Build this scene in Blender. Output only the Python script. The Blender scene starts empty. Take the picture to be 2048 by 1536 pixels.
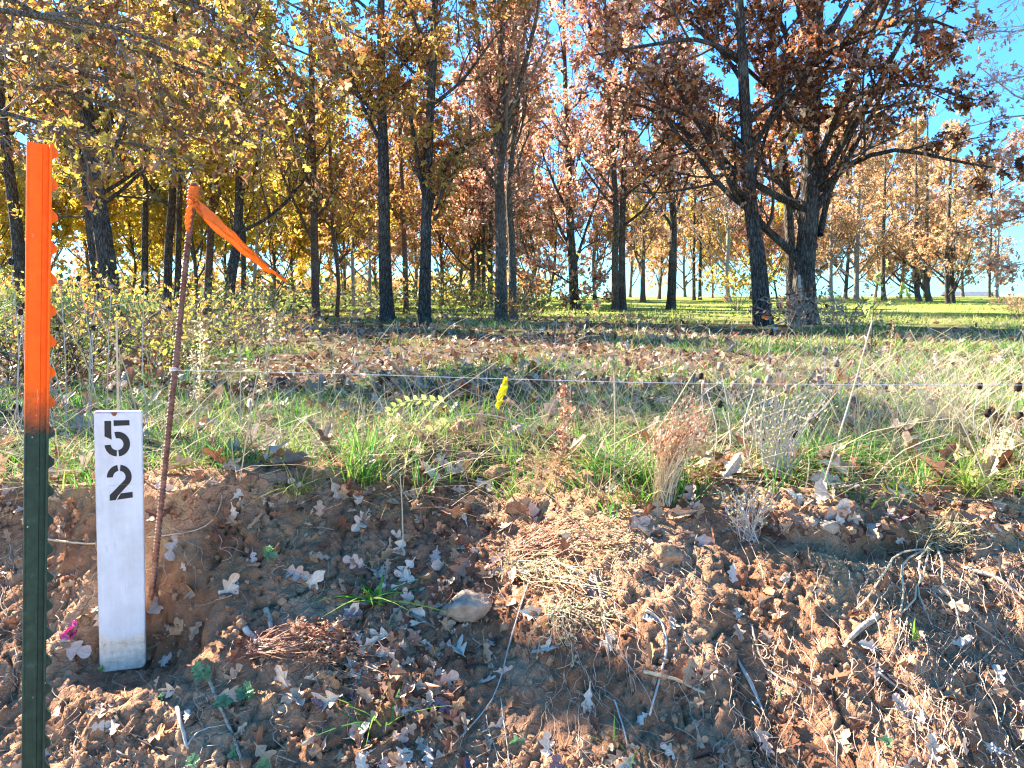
import bpy, bmesh, math, random
import numpy as np
from mathutils import Vector, Matrix
from mathutils.bvhtree import BVHTree

S = bpy.context.scene
COL = S.collection
RNG = np.random.default_rng(52)
random.seed(52)

# ------------------------------------------------------------------ camera, sky, sun, exposure
F = 1490.0                                   # focal length in pixels of the 2048 px wide photograph
PITCH = math.atan((768 - 590) / F)
EYE = np.array([0.0, 0.0, 0.5])              # the plateau behind the bank is z = 0, the road is at -1.05
cam = bpy.data.objects.new("camera", bpy.data.cameras.new("camera"))
COL.objects.link(cam)
cam.data.sensor_width = 36.0
cam.data.lens = 36.0 * F / 2048
cam.data.clip_start = 0.02
cam.data.clip_end = 3000
cam.location = EYE
cam.rotation_euler = (math.pi / 2 - PITCH, 0, 0)
S.camera = cam

SUN_AZ, SUN_EL = math.radians(-56), math.radians(33)   # ahead of the camera and to the left
SUN_DIR = Vector((math.cos(SUN_EL) * math.sin(SUN_AZ), math.cos(SUN_EL) * math.cos(SUN_AZ), math.sin(SUN_EL)))
W = bpy.data.worlds.new("World")
S.world = W
W.use_nodes = True
wn, wl = W.node_tree.nodes, W.node_tree.links
wn.clear()
sky = wn.new("ShaderNodeTexSky")
sky.sky_type = 'NISHITA'
sky.sun_disc = False
sky.sun_elevation = SUN_EL
sky.sun_rotation = SUN_AZ
sky.air_density = 1.0
sky.dust_density = 0.0
sky.altitude = 2600
sky.ozone_density = 2.0
hsv = wn.new("ShaderNodeHueSaturation")
hsv.inputs["Saturation"].default_value = 1.3
bgn = wn.new("ShaderNodeBackground")
bgn.inputs["Strength"].default_value = 0.10
won = wn.new("ShaderNodeOutputWorld")
wl.new(sky.outputs[0], hsv.inputs["Color"])
tcw = wn.new("ShaderNodeTexCoord")
spw = wn.new("ShaderNodeSeparateXYZ")
wl.new(tcw.outputs["Generated"], spw.inputs[0])
rpw = wn.new("ShaderNodeValToRGB")              # clear cyan towards the horizon, the same all the way round
rpw.color_ramp.elements[0].position = 0.0
rpw.color_ramp.elements[0].color = (.17, .40, .58, 1)
rpw.color_ramp.elements[1].position = 0.42
rpw.color_ramp.elements[1].color = (1, 1, 1, 1)
wl.new(spw.outputs[2], rpw.inputs[0])
mxw = wn.new("ShaderNodeMix")
mxw.data_type = 'RGBA'
mxw.blend_type = 'MULTIPLY'
mxw.inputs[0].default_value = 1.0
wl.new(hsv.outputs[0], mxw.inputs[6])
wl.new(rpw.outputs[0], mxw.inputs[7])
wl.new(mxw.outputs[2], bgn.inputs[0])
wl.new(bgn.outputs[0], won.inputs[0])

sun = bpy.data.objects.new("sun", bpy.data.lights.new("sun", 'SUN'))
COL.objects.link(sun)
sun.data.energy = 5.0
sun.data.angle = math.radians(0.53)
sun.data.color = (1.0, 0.91, 0.78)
sun.rotation_euler = (-SUN_DIR).to_track_quat('-Z', 'Y').to_euler()
sun.location = (-30, 25, 30)

S.view_settings.view_transform = 'Standard'
S.view_settings.look = 'None'
S.view_settings.gamma = 1.0
S.view_settings.use_curve_mapping = False
S.view_settings.exposure = 2.7
S.cycles.filter_width = 1.2
S.cycles.use_denoising = True
S.cycles.max_bounces = 8
S.cycles.diffuse_bounces = 4
S.cycles.transmission_bounces = 4

# ------------------------------------------------------------------ projection helpers
CP, SP = math.cos(PITCH), math.sin(PITCH)


def ray(px, py):
    cx, cy = (px - 1024) / F, (768 - py) / F
    return np.array([cx, CP + cy * SP, -SP + cy * CP])


def at(px, py, depth):
    """The world point seen at pixel (px, py) that lies `depth` metres ahead."""
    r = ray(px, py)
    return EYE + r * (depth / r[1])


def proj(p):
    d = np.asarray(p, float) - EYE
    f = d[1] * CP - d[2] * SP
    u = d[1] * SP + d[2] * CP
    return 1024 + F * d[0] / f, 768 - F * u / f


# ------------------------------------------------------------------ noise in numpy
def _hash(ix, iy, iz, seed):
    h = (ix.astype(np.int64) * 374761393 + iy.astype(np.int64) * 668265263 + iz.astype(np.int64) * 2147483647 + seed * 974634777) & 0xFFFFFFFF
    h = ((h ^ (h >> 13)) * 1274126177) & 0xFFFFFFFF
    h = ((h ^ (h >> 16)) * 2246822519) & 0xFFFFFFFF
    return ((h ^ (h >> 15)) & 0xFFFFFF) / float(0xFFFFFF)


def vn(P, seed=0):
    P = np.asarray(P, float)
    i = np.floor(P)
    f = P - i
    f = f * f * (3 - 2 * f)
    i = i.astype(np.int64)
    out = 0
    for dx in (0, 1):
        for dy in (0, 1):
            for dz in (0, 1):
                w = (f[..., 0] if dx else 1 - f[..., 0]) * (f[..., 1] if dy else 1 - f[..., 1]) * (f[..., 2] if dz else 1 - f[..., 2])
                out = out + w * _hash(i[..., 0] + dx, i[..., 1] + dy, i[..., 2] + dz, seed)
    return out


def fbm(P, octv=4, seed=0, gain=0.5):
    a, t, s = 1.0, 0.0, 0.0
    P = np.asarray(P, float)
    for k in range(octv):
        t = t + a * vn(P * (2.03 ** k) + 17.3 * k, seed + k)
        s += a
        a *= gain
    return t / s


def v3(x, y, z=None):
    x = np.asarray(x, float)
    return np.stack([x, np.broadcast_to(y, x.shape), np.broadcast_to(0.0 if z is None else z, x.shape)], -1)


def worley_edge(U, V, seed):
    """F2-F1 of jittered cells: small along the borders between cells."""
    iu, iv = np.floor(U), np.floor(V)
    f1 = np.full(U.shape, 9.0)
    f2 = np.full(U.shape, 9.0)
    z = np.zeros(U.shape, np.int64)
    for a in (-1, 0, 1):
        for b in (-1, 0, 1):
            cu, cv = (iu + a).astype(np.int64), (iv + b).astype(np.int64)
            d = np.hypot(U - (cu + _hash(cu, cv, z, seed)), V - (cv + _hash(cu, cv, z + 1, seed)))
            n1 = np.minimum(f1, d)
            f2 = np.minimum(np.maximum(f1, d), f2)
            f1 = n1
    return f2 - f1


def sstep(a, b, x):
    t = np.clip((np.asarray(x, float) - a) / (b - a), 0, 1)
    return t * t * (3 - 2 * t)


def nrm(v):
    return v / np.maximum(np.linalg.norm(v, axis=-1, keepdims=True), 1e-9)


# ------------------------------------------------------------------ mesh helpers
def mesh_from(name, V, faces, mat=None, smooth=False):
    """faces: list of int arrays (n, k); each row is one polygon."""
    me = bpy.data.meshes.new(name)
    V = np.asarray(V, np.float32).reshape(-1, 3)
    faces = [np.asarray(f, np.int32) for f in faces if len(f)]
    loops = np.concatenate([f.ravel() for f in faces])
    tot = np.concatenate([np.full(len(f), f.shape[1], np.int32) for f in faces])
    start = np.concatenate([[0], np.cumsum(tot)[:-1]]).astype(np.int32)
    me.vertices.add(len(V))
    me.vertices.foreach_set("co", V.ravel())
    me.loops.add(len(loops))
    me.loops.foreach_set("vertex_index", loops)
    me.polygons.add(len(tot))
    me.polygons.foreach_set("loop_start", start)
    me.polygons.foreach_set("loop_total", tot)
    me.polygons.foreach_set("use_smooth", np.full(len(tot), bool(smooth)))
    me.update(calc_edges=True)
    me.validate()
    if mat:
        for m in (mat if isinstance(mat, (list, tuple)) else [mat]):
            me.materials.append(m)
    return me


def obj(name, me, parent=None, kind=None, label=None, cat=None, group=None, loc=None):
    o = bpy.data.objects.new(name, me)
    COL.objects.link(o)
    if parent is not None:
        o.parent = parent
    if loc is not None:
        o.location = loc
    if kind:
        o["kind"] = kind
    if label:
        o["label"] = label
    if cat:
        o["category"] = cat
    if group:
        o["group"] = group
    return o


def thing(name, label, cat, group=None, loc=(0, 0, 0)):
    return obj(name, None, None, None, label, cat, group, loc)


class MB:
    """Collects polygons for one mesh."""
    def __init__(self):
        self.V, self.Fs, self.n = [], [], 0

    def add(self, V, faces):
        V = np.asarray(V, float).reshape(-1, 3)
        self.V.append(V)
        for f in faces:
            if len(f):
                self.Fs.append(np.asarray(f) + self.n)
        self.n += len(V)
        return self

    def mesh(self, name, mat, smooth=False, origin=None):
        V = np.concatenate(self.V)
        if origin is not None:
            V = V - np.asarray(origin)
        return mesh_from(name, V, self.Fs, mat, smooth)


def tubes(P, R, sides=4, cap=False):
    """P (n,k,3) centre lines, R (n,k) radii."""
    P = np.asarray(P, float)
    R = np.broadcast_to(np.asarray(R, float), P.shape[:2])
    n, k, _ = P.shape
    T = nrm(np.gradient(P, axis=1))
    d = nrm(P[:, -1] - P[:, 0])
    ref = np.where(np.abs(d[:, 2:3]) > 0.75, np.array([[1.0, 0.13, 0]]), np.array([[0.1, 0.05, 1.0]]))[:, None, :]
    A = nrm(np.cross(T, np.broadcast_to(ref, T.shape)))
    B = np.cross(T, A)
    ang = np.arange(sides) * 2 * math.pi / sides
    V = P[:, :, None, :] + R[:, :, None, None] * (np.cos(ang)[None, None, :, None] * A[:, :, None, :] + np.sin(ang)[None, None, :, None] * B[:, :, None, :])
    idx = np.arange(n * k * sides).reshape(n, k, sides)
    a, b = idx[:, :-1, :], idx[:, 1:, :]
    q = np.stack([a, b, np.roll(b, -1, 2), np.roll(a, -1, 2)], -1).reshape(-1, 4)
    fs = [q]
    if cap:
        fs += [idx[:, 0, :], idx[:, -1, ::-1]]
    return V.reshape(-1, 3), fs


def spline(pts, k):
    """Resample control points (m,3) to k points along a smooth curve."""
    pts = np.asarray(pts, float)
    m = len(pts)
    if m == 2:
        return pts[0] + (pts[1] - pts[0]) * np.linspace(0, 1, k)[:, None]
    ext = np.vstack([2 * pts[0] - pts[1], pts, 2 * pts[-1] - pts[-2]])
    u = np.linspace(0, m - 1 - 1e-9, k)
    i = np.floor(u).astype(int)
    t = (u - i)[:, None]
    p0, p1, p2, p3 = ext[i], ext[i + 1], ext[i + 2], ext[i + 3]
    return 0.5 * ((2 * p1) + (-p0 + p2) * t + (2 * p0 - 5 * p1 + 4 * p2 - p3) * t ** 2 + (-p0 + 3 * p1 - 3 * p2 + p3) * t ** 3)


def curve_tube(pts, r0, r1=None, k=12, sides=6, cap=True):
    P = spline(pts, k)
    r1 = r0 if r1 is None else r1
    return tubes(P[None], np.linspace(r0, r1, k)[None], sides, cap)


def box(c, s):
    x, y, z = np.asarray(s) / 2
    V = np.array([[-x, -y, -z], [x, -y, -z], [x, y, -z], [-x, y, -z], [-x, -y, z], [x, -y, z], [x, y, z], [-x, y, z]]) + np.asarray(c)
    return V, [np.array([[0, 3, 2, 1], [4, 5, 6, 7], [0, 1, 5, 4], [1, 2, 6, 5], [2, 3, 7, 6], [3, 0, 4, 7]])]


# ------------------------------------------------------------------ materials
def new_mat(name):
    m = bpy.data.materials.new(name)
    m.use_nodes = True
    nt = m.node_tree
    nt.nodes.clear()
    out = nt.nodes.new("ShaderNodeOutputMaterial")
    return m, nt, out


def ramp(nt, fac, stops, interp='LINEAR'):
    r = nt.nodes.new("ShaderNodeValToRGB")
    r.color_ramp.interpolation = interp
    e = r.color_ramp.elements
    while len(e) < len(stops):
        e.new(0.5)
    for el, (p, c) in zip(e, stops):
        el.position = p
        el.color = (*c, 1)
    nt.links.new(fac, r.inputs[0])
    return r.outputs[0]


def noise(nt, vec, scale, detail=4, rough=0.55, dist=0.0):
    n = nt.nodes.new("ShaderNodeTexNoise")
    n.inputs["Scale"].default_value = scale
    n.inputs["Detail"].default_value = detail
    n.inputs["Roughness"].default_value = rough
    n.inputs["Distortion"].default_value = dist
    if vec is not None:
        nt.links.new(vec, n.inputs["Vector"])
    return n.outputs["Fac"]


def mixc(nt, fac, a, b, mode='MIX'):
    n = nt.nodes.new("ShaderNodeMix")
    n.data_type = 'RGBA'
    n.blend_type = mode
    for sock, v in ((n.inputs[0], fac), (n.inputs[6], a), (n.inputs[7], b)):
        if isinstance(v, (int, float)):
            sock.default_value = v
        elif isinstance(v, tuple):
            sock.default_value = (*v, 1)
        else:
            nt.links.new(v, sock)
    return n.outputs[2]


def math_n(nt, op, a, b=0.0, clamp=False):
    n = nt.nodes.new("ShaderNodeMath")
    n.operation = op
    n.use_clamp = clamp
    for s, v in ((n.inputs[0], a), (n.inputs[1], b)):
        if isinstance(v, (int, float)):
            s.default_value = v
        else:
            nt.links.new(v, s)
    return n.outputs[0]


def bump(nt, h, strength=0.5, dist=0.01):
    b = nt.nodes.new("ShaderNodeBump")
    b.inputs["Strength"].default_value = strength
    b.inputs["Distance"].default_value = dist
    nt.links.new(h, b.inputs["Height"])
    return b.outputs[0]


def principled(nt, out, col, rough=0.8, spec=0.3, normal=None, metal=0.0):
    p = nt.nodes.new("ShaderNodeBsdfPrincipled")
    for s, v in ((p.inputs["Base Color"], col), (p.inputs["Roughness"], rough)):
        if isinstance(v, tuple):
            s.default_value = (*v, 1)
        elif isinstance(v, (int, float)):
            s.default_value = v
        else:
            nt.links.new(v, s)
    p.inputs["Specular IOR Level"].default_value = spec
    p.inputs["Metallic"].default_value = metal
    if normal is not None:
        nt.links.new(normal, p.inputs["Normal"])
    nt.links.new(p.outputs[0], out.inputs[0])
    return p


def obj_coord(nt):
    return nt.nodes.new("ShaderNodeTexCoord").outputs["Object"]


def leaf_mat(name, stops, trans=0.45, per='island', rough=0.55, spec=0.25, interp='CONSTANT', mottle=0.35):
    m, nt, out = new_mat(name)
    if per == 'island':
        f = nt.nodes.new("ShaderNodeNewGeometry").outputs["Random Per Island"]
    else:
        f = nt.nodes.new("ShaderNodeObjectInfo").outputs["Random"]
    c = ramp(nt, f, stops, interp)
    if mottle:
        n = noise(nt, obj_coord(nt), 90, 3, 0.6)
        k = ramp(nt, n, [(0.3, (1 - mottle,) * 3), (0.7, (1 + mottle * 0.4,) * 3)])
        c = mixc(nt, 1.0, c, k, 'MULTIPLY')
    p = nt.nodes.new("ShaderNodeBsdfPrincipled")
    nt.links.new(c, p.inputs["Base Color"])
    p.inputs["Roughness"].default_value = rough
    p.inputs["Specular IOR Level"].default_value = spec
    t = nt.nodes.new("ShaderNodeBsdfTranslucent")
    nt.links.new(c, t.inputs[0])
    mx = nt.nodes.new("ShaderNodeMixShader")
    mx.inputs[0].default_value = trans
    nt.links.new(p.outputs[0], mx.inputs[1])
    nt.links.new(t.outputs[0], mx.inputs[2])
    nt.links.new(mx.outputs[0], out.inputs[0])
    return m


def even(cols):
    n = len(cols)
    return [(i / n, c) for i, c in enumerate(cols)]


M = {}
M['russet'] = leaf_mat('leaf_russet', even([(.26, .09, .04), (.44, .19, .09), (.16, .055, .028), (.56, .32, .18), (.10, .04, .025), (.34, .13, .055), (.64, .44, .28), (.48, .20, .06)]), 0.38)
M['orange'] = leaf_mat('leaf_orange', even([(.60, .30, .08), (.50, .20, .06), (.66, .42, .09), (.42, .15, .06), (.70, .46, .22), (.30, .11, .05), (.55, .36, .06), (.45, .34, .07)]), 0.45)
M['tan'] = leaf_mat('leaf_tan', even([(.70, .40, .25), (.62, .30, .17), (.78, .54, .37), (.50, .21, .12), (.66, .32, .16), (.76, .46, .33), (.38, .16, .10), (.78, .58, .36)]), 0.5)
M['pale'] = leaf_mat('leaf_pale', even([(.74, .50, .28), (.66, .40, .20), (.78, .58, .36), (.60, .32, .16), (.70, .44, .20), (.62, .45, .18), (.52, .28, .14)]), 0.5)
M['yellow'] = leaf_mat('leaf_yellow', even([(.74, .54, .05), (.70, .46, .06), (.62, .52, .08), (.78, .62, .14), (.50, .42, .06), (.60, .32, .06), (.45, .20, .06), (.74, .58, .06)]), 0.5)
M['olive'] = leaf_mat('leaf_olive', even([(.22, .17, .05), (.36, .24, .08), (.52, .34, .07), (.30, .13, .05), (.16, .13, .045), (.42, .20, .09), (.66, .50, .08), (.50, .34, .20), (.26, .12, .06), (.38, .17, .06)]), 0.4)
M['bush'] = leaf_mat('leaf_bush', even([(.24, .27, .05), (.13, .18, .045), (.46, .40, .07), (.07, .11, .035), (.30, .22, .08), (.58, .46, .07), (.24, .12, .05), (.16, .20, .05)]), 0.45)
M['pinkleaf'] = leaf_mat('leaf_pink', even([(.66, .38, .34), (.74, .52, .44), (.58, .30, .26), (.70, .46, .34)]), 0.5)
M['litter'] = leaf_mat('leaf_litter', even([(.34, .20, .12), (.46, .31, .20), (.20, .085, .045), (.38, .18, .09), (.12, .055, .034), (.56, .42, .30), (.28, .12, .06), (.42, .25, .14)]), 0.15)
M['grass'] = leaf_mat('grass_green', even([(.09, .25, .03), (.15, .33, .035), (.05, .17, .03), (.22, .38, .05), (.07, .23, .05), (.30, .40, .07)]), 0.4, mottle=0)
M['straw'] = leaf_mat('grass_straw', even([(.50, .39, .22), (.62, .50, .31), (.36, .26, .14), (.42, .35, .23), (.54, .40, .20), (.26, .18, .10)]), 0.25, mottle=0)
M['lawn'] = leaf_mat('grass_lawn', even([(.18, .28, .04), (.26, .33, .05), (.11, .20, .03), (.36, .35, .09), (.42, .36, .14)]), 0.4, mottle=0)
M['thistle'] = leaf_mat('leaf_thistle', even([(.10, .22, .10), (.15, .28, .13), (.07, .17, .08)]), 0.3)
M['frond'] = leaf_mat('leaf_frond', even([(.34, .40, .10), (.24, .32, .09), (.46, .46, .18)]), 0.5, mottle=0)
M['weedleaf'] = leaf_mat('leaf_weed', even([(.44, .50, .12), (.36, .44, .12), (.55, .56, .20)]), 0.5)
M['fluff'] = leaf_mat('dry_fluff', even([(.66, .55, .34), (.74, .64, .40), (.56, .42, .26), (.60, .54, .22)]), 0.4, mottle=0)
M['reddry'] = leaf_mat('dry_reddish', even([(.42, .20, .11), (.32, .12, .06), (.52, .30, .17), (.24, .09, .05), (.60, .40, .24)]), 0.2, mottle=0)


def simple_mat(name, c0, c1, scale=40, rough=0.85, spec=0.2, b=0.3, dist=0.002, stretch=None):
    m, nt, out = new_mat(name)
    v = obj_coord(nt)
    if stretch:
        mp = nt.nodes.new("ShaderNodeMapping")
        mp.inputs["Scale"].default_value = stretch
        nt.links.new(v, mp.inputs["Vector"])
        v = mp.outputs[0]
    n = noise(nt, v, scale, 5, 0.6)
    c = ramp(nt, n, [(0.3, c0), (0.7, c1)])
    principled(nt, out, c, rough, spec, bump(nt, n, b, dist))
    return m


def bark_mat(name, dark, light, scale=1.0, b=1.0):
    m, nt, out = new_mat(name)
    v = obj_coord(nt)
    mp = nt.nodes.new("ShaderNodeMapping")
    mp.inputs["Scale"].default_value = (26 * scale, 26 * scale, 7 * scale)
    nt.links.new(v, mp.inputs["Vector"])
    wz = nt.nodes.new("ShaderNodeTexVoronoi")
    wz.feature = 'DISTANCE_TO_EDGE'
    wz.inputs["Scale"].default_value = 1.0
    nn = nt.nodes.new("ShaderNodeTexNoise")
    nn.inputs["Scale"].default_value = 1.4
    nn.inputs["Detail"].default_value = 4
    nt.links.new(mp.outputs[0], nn.inputs["Vector"])
    vm = nt.nodes.new("ShaderNodeVectorMath")
    vm.operation = 'MULTIPLY_ADD'
    nt.links.new(nn.outputs["Color"], vm.inputs[0])
    vm.inputs[1].default_value = (0.9, 0.9, 0.9)
    nt.links.new(mp.outputs[0], vm.inputs[2])
    nt.links.new(vm.outputs[0], wz.inputs["Vector"])
    fine = noise(nt, v, 60 * scale, 5, 0.65)
    h0 = math_n(nt, 'MULTIPLY', wz.outputs["Distance"], 2.2, True)
    h = math_n(nt, 'ADD', math_n(nt, 'POWER', h0, 0.6), math_n(nt, 'MULTIPLY', fine, 0.35))
    c = ramp(nt, h, [(0.15, dark), (0.55, tuple(0.5 * (a + l) for a, l in zip(dark, light))), (1.1 if False else 0.95, light)])
    lich = noise(nt, v, 3.0, 3, 0.6)
    c = mixc(nt, ramp(nt, lich, [(0.5, (0, 0, 0)), (0.72, (.45, .45, .45))]), c, (0.24, 0.24, 0.19))
    principled(nt, out, c, 0.95, 0.1, bump(nt, h, b, 0.03))
    return m


M['bark'] = bark_mat('bark_dark', (.02, .016, .012), (.14, .11, .085))
M['bark_mid'] = bark_mat('bark_grey', (.035, .028, .021), (.20, .165, .125), 1.3, 0.7)
M['bark_pale'] = bark_mat('bark_pale', (.16, .13, .10), (.42, .36, .29), 1.3, 0.5)
M['bark_red'] = bark_mat('bark_reddish', (.05, .028, .018), (.20, .12, .08), 1.4, 0.6)
M['twig'] = simple_mat('twig_grey', (.10, .075, .055), (.30, .25, .19), 30, 0.9)
M['twig_dark'] = simple_mat('twig_dark', (.04, .028, .02), (.13, .10, .075), 30, 0.9)
M['twig_pale'] = simple_mat('twig_pale', (.34, .28, .21), (.62, .55, .45), 40, 0.85)
M['root'] = simple_mat('root_pale', (.30, .19, .12), (.55, .42, .30), 60, 0.9)
M['stem_dry'] = simple_mat('stem_dry', (.40, .31, .18), (.66, .54, .34), 50, 0.85)
M['stem_grey'] = simple_mat('stem_grey', (.30, .26, .22), (.52, .47, .40), 50, 0.85)
M['seed_dark'] = simple_mat('seed_dark', (.018, .012, .01), (.06, .042, .032), 180, 0.95, 0.1, 1.0, 0.004)
M['seed_grey'] = simple_mat('seed_grey', (.20, .14, .10), (.40, .31, .24), 180, 0.95, 0.1, 1.0, 0.004)
M['rock'] = simple_mat('rock_tan', (.22, .15, .10), (.50, .38, .27), 22, 0.95, 0.1, 1.0, 0.012)
M['clod'] = simple_mat('clod_clay', (.25, .12, .062), (.47, .28, .16), 35, 1.0, 0.05, 1.0, 0.015)
M['woodchip'] = simple_mat('wood_chip', (.24, .17, .11), (.56, .46, .34), 30, 0.9, 0.1, 0.8, 0.006, (6, 6, 1))


def ground_mat():
    m, nt, out = new_mat('ground_soil')
    g = nt.nodes.new("ShaderNodeNewGeometry")
    pos = g.outputs["Position"]
    sep = nt.nodes.new("ShaderNodeSeparateXYZ")
    nt.links.new(pos, sep.inputs[0])
    x, y = sep.outputs[0], sep.outputs[1]
    # clay of the cut bank
    n1 = noise(nt, pos, 3.2, 6, 0.6, 0.4)
    n2 = noise(nt, pos, 26, 6, 0.65)
    n3 = noise(nt, pos, 140, 4, 0.7)
    clay = ramp(nt, n1, [(0.28, (.23, .103, .052)), (0.45, (.37, .182, .097)), (0.6, (.48, .268, .152)), (0.75, (.59, .39, .24))])
    clay = mixc(nt, 0.75, clay, ramp(nt, n2, [(0.25, (.48, .45, .43)), (0.55, (1, 1, 1)), (0.8, (1.3, 1.26, 1.2))]), 'MULTIPLY')
    clay = mixc(nt, ramp(nt, n3, [(0.62, (0, 0, 0)), (0.72, (.75, .75, .75))]), clay, (.56, .44, .33))
    # yellowish crust near the lip of the cut
    crust = noise(nt, pos, 5.0, 4, 0.6)
    lip = math_n(nt, 'MULTIPLY', ramp(nt, crust, [(0.46, (0, 0, 0)), (0.62, (1, 1, 1))]), ramp(nt, sep.outputs[2], [(0.0, (0, 0, 0)), (1.0, (1, 1, 1))]))
    mr = nt.nodes.new("ShaderNodeMapRange")
    mr.inputs["From Min"].default_value = -0.2
    mr.inputs["From Max"].default_value = -0.06
    nt.links.new(sep.outputs[2], mr.inputs["Value"])
    lipf = math_n(nt, 'MULTIPLY', ramp(nt, crust, [(0.48, (0, 0, 0)), (0.62, (1, 1, 1))]), math_n(nt, 'MULTIPLY', mr.outputs[0], 0.55))
    clay = mixc(nt, lipf, clay, (.40, .33, .17))
    # dark humus and litter crumbs of the plateau
    n4 = noise(nt, pos, 9, 8, 0.75)
    soil = ramp(nt, n4, [(0.3, (.05, .032, .02)), (0.5, (.13, .088, .05)), (0.65, (.22, .155, .09)), (0.8, (.34, .25, .16))])
    mossy = noise(nt, pos, 1.3, 5, .65)
    soil = mixc(nt, ramp(nt, mossy, [(.46, (0, 0, 0)), (.62, (.75, .75, .75))]), soil, (.12, .17, .04))
    # lawn of the far field
    n5 = noise(nt, pos, 0.55, 6, 0.65)
    lawn = ramp(nt, n5, [(0.3, (.13, .19, .035)), (0.5, (.23, .28, .05)), (0.68, (.38, .33, .11))])
    wob = math_n(nt, 'MULTIPLY', math_n(nt, 'SUBTRACT', noise(nt, pos, 2.2, 4, 0.6), 0.5), 0.5)
    mr1 = nt.nodes.new("ShaderNodeMapRange")
    mr1.inputs["From Min"].default_value = 1.95
    mr1.inputs["From Max"].default_value = 2.3
    nt.links.new(math_n(nt, 'ADD', y, wob), mr1.inputs["Value"])
    c = mixc(nt, mr1.outputs[0], clay, soil)
    wob2 = math_n(nt, 'MULTIPLY', math_n(nt, 'SUBTRACT', noise(nt, pos, 0.25, 5, 0.6), 0.5), 14.0)
    mr2 = nt.nodes.new("ShaderNodeMapRange")
    mr2.inputs["From Min"].default_value = 13
    mr2.inputs["From Max"].default_value = 21
    nt.links.new(math_n(nt, 'ADD', math_n(nt, 'ADD', y, wob2), math_n(nt, 'MULTIPLY', x, 0.35)), mr2.inputs["Value"])
    c = mixc(nt, mr2.outputs[0], c, lawn)
    mr3 = nt.nodes.new("ShaderNodeMapRange")
    mr3.inputs["From Min"].default_value = 0.75
    mr3.inputs["From Max"].default_value = 0.55
    nt.links.new(math_n(nt, 'ADD', y, math_n(nt, 'MULTIPLY', wob, .4)), mr3.inputs["Value"])
    c = mixc(nt, mr3.outputs[0], c, ramp(nt, n3, [(.3, (.34, .29, .22)), (.5, (.50, .44, .35)), (.7, (.62, .56, .47))]))   # unseen road, given pale gravel to bounce sunlight onto the bank
    # fine relief: crumbs and hairline cracks
    vo = nt.nodes.new("ShaderNodeTexVoronoi")
    vo.feature = 'DISTANCE_TO_EDGE'
    vo.inputs["Scale"].default_value = 26
    wv = nt.nodes.new("ShaderNodeVectorMath")
    wv.operation = 'MULTIPLY_ADD'
    nz = nt.nodes.new("ShaderNodeTexNoise")
    nz.inputs["Scale"].default_value = 12
    nz.inputs["Detail"].default_value = 4
    nt.links.new(pos, nz.inputs["Vector"])
    nt.links.new(nz.outputs["Color"], wv.inputs[0])
    wv.inputs[1].default_value = (.06, .06, .06)
    nt.links.new(pos, wv.inputs[2])
    nt.links.new(wv.outputs[0], vo.inputs["Vector"])
    crack = ramp(nt, vo.outputs["Distance"], [(0.0, (0, 0, 0)), (0.07, (1, 1, 1))])
    n6 = noise(nt, pos, 60, 6, .7)
    h = math_n(nt, 'ADD', math_n(nt, 'ADD', math_n(nt, 'MULTIPLY', n2, 0.9), math_n(nt, 'MULTIPLY', n6, 1.0)), math_n(nt, 'ADD', math_n(nt, 'MULTIPLY', n3, 0.45), math_n(nt, 'MULTIPLY', math_n(nt, 'MULTIPLY', crack, ramp(nt, n1, [(.42, (0, 0, 0)), (.58, (1, 1, 1))])), 0.45)))
    principled(nt, out, c, 1.0, 0.05, bump(nt, h, 0.9, 0.014))
    return m


# ------------------------------------------------------------------ ground
STAKE_XY = (-.865, 1.60, -.350)


def lip_y(x):
    """Where the bank's top edge lies (y) for each x."""
    x = np.asarray(x, float)
    e = 2.0 + 0.13 * (fbm(v3(x * 2.6, 3.0), 4, 5, .6) - .5) * 2
    e = e - 0.14 * np.exp(-((x + .86) / .33) ** 2) + 0.42 * np.exp(-((x + .16) / .28) ** 2)
    e = e - 0.06 * np.exp(-((x - .22) / .22) ** 2) - 0.13 * sstep(.35, .75, x)
    return e


def base_z(x, y):
    x = np.asarray(x, float)
    y = np.asarray(y, float)
    far = 0.34 * sstep(12, 75, y) - 0.9 * sstep(85, 220, y)
    z = far + 0.05 * (fbm(v3(x * .7, y * .7), 3, 2) - .5) + 0.05 * (fbm(v3(x * 2.3, y * 2.3), 3, 3) - .5)
    z = z + 0.045 * np.exp(-((x + .82) / .24) ** 2 - ((y - 1.99) / .15) ** 2)       # bare mound beside the rod
    z = z + 0.03 * np.exp(-((x + .22) / .20) ** 2 - ((y - 2.72) / .14) ** 2)      # clod mound under the bent weed
    d = lip_y(x) - y + 0.10 * np.exp(-((x + .10) / .40) ** 2)
    A = 0.0 + 0.16 * np.exp(-((x + .95) / .42) ** 2) + 0.015 * sstep(.25, .6, x)
    s = 0.68 - 0.22 * np.exp(-((x + .16) / .30) ** 2)
    dd = np.maximum(d, 0)
    soft = 0.05 + 0.22 * np.exp(-((x + .10) / .40) ** 2) + 0.07 * sstep(.3, .7, x)
    drop = A * (1 - np.exp(-dd / 0.085)) + s * (np.sqrt(dd * dd + soft * soft) - soft)
    zz = z - drop
    wst = 1 - sstep(.04, .13, np.hypot((x - STAKE_XY[0] - .03) / 1.6, (y - STAKE_XY[1] + .02) / 1.25))     # scooped level seat of the stake
    zz = zz * (1 - wst) + STAKE_XY[2] * wst
    return np.maximum(zz, -1.05 + 0.01 * fbm(v3(x * 4, y * 4), 2, 9))


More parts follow.
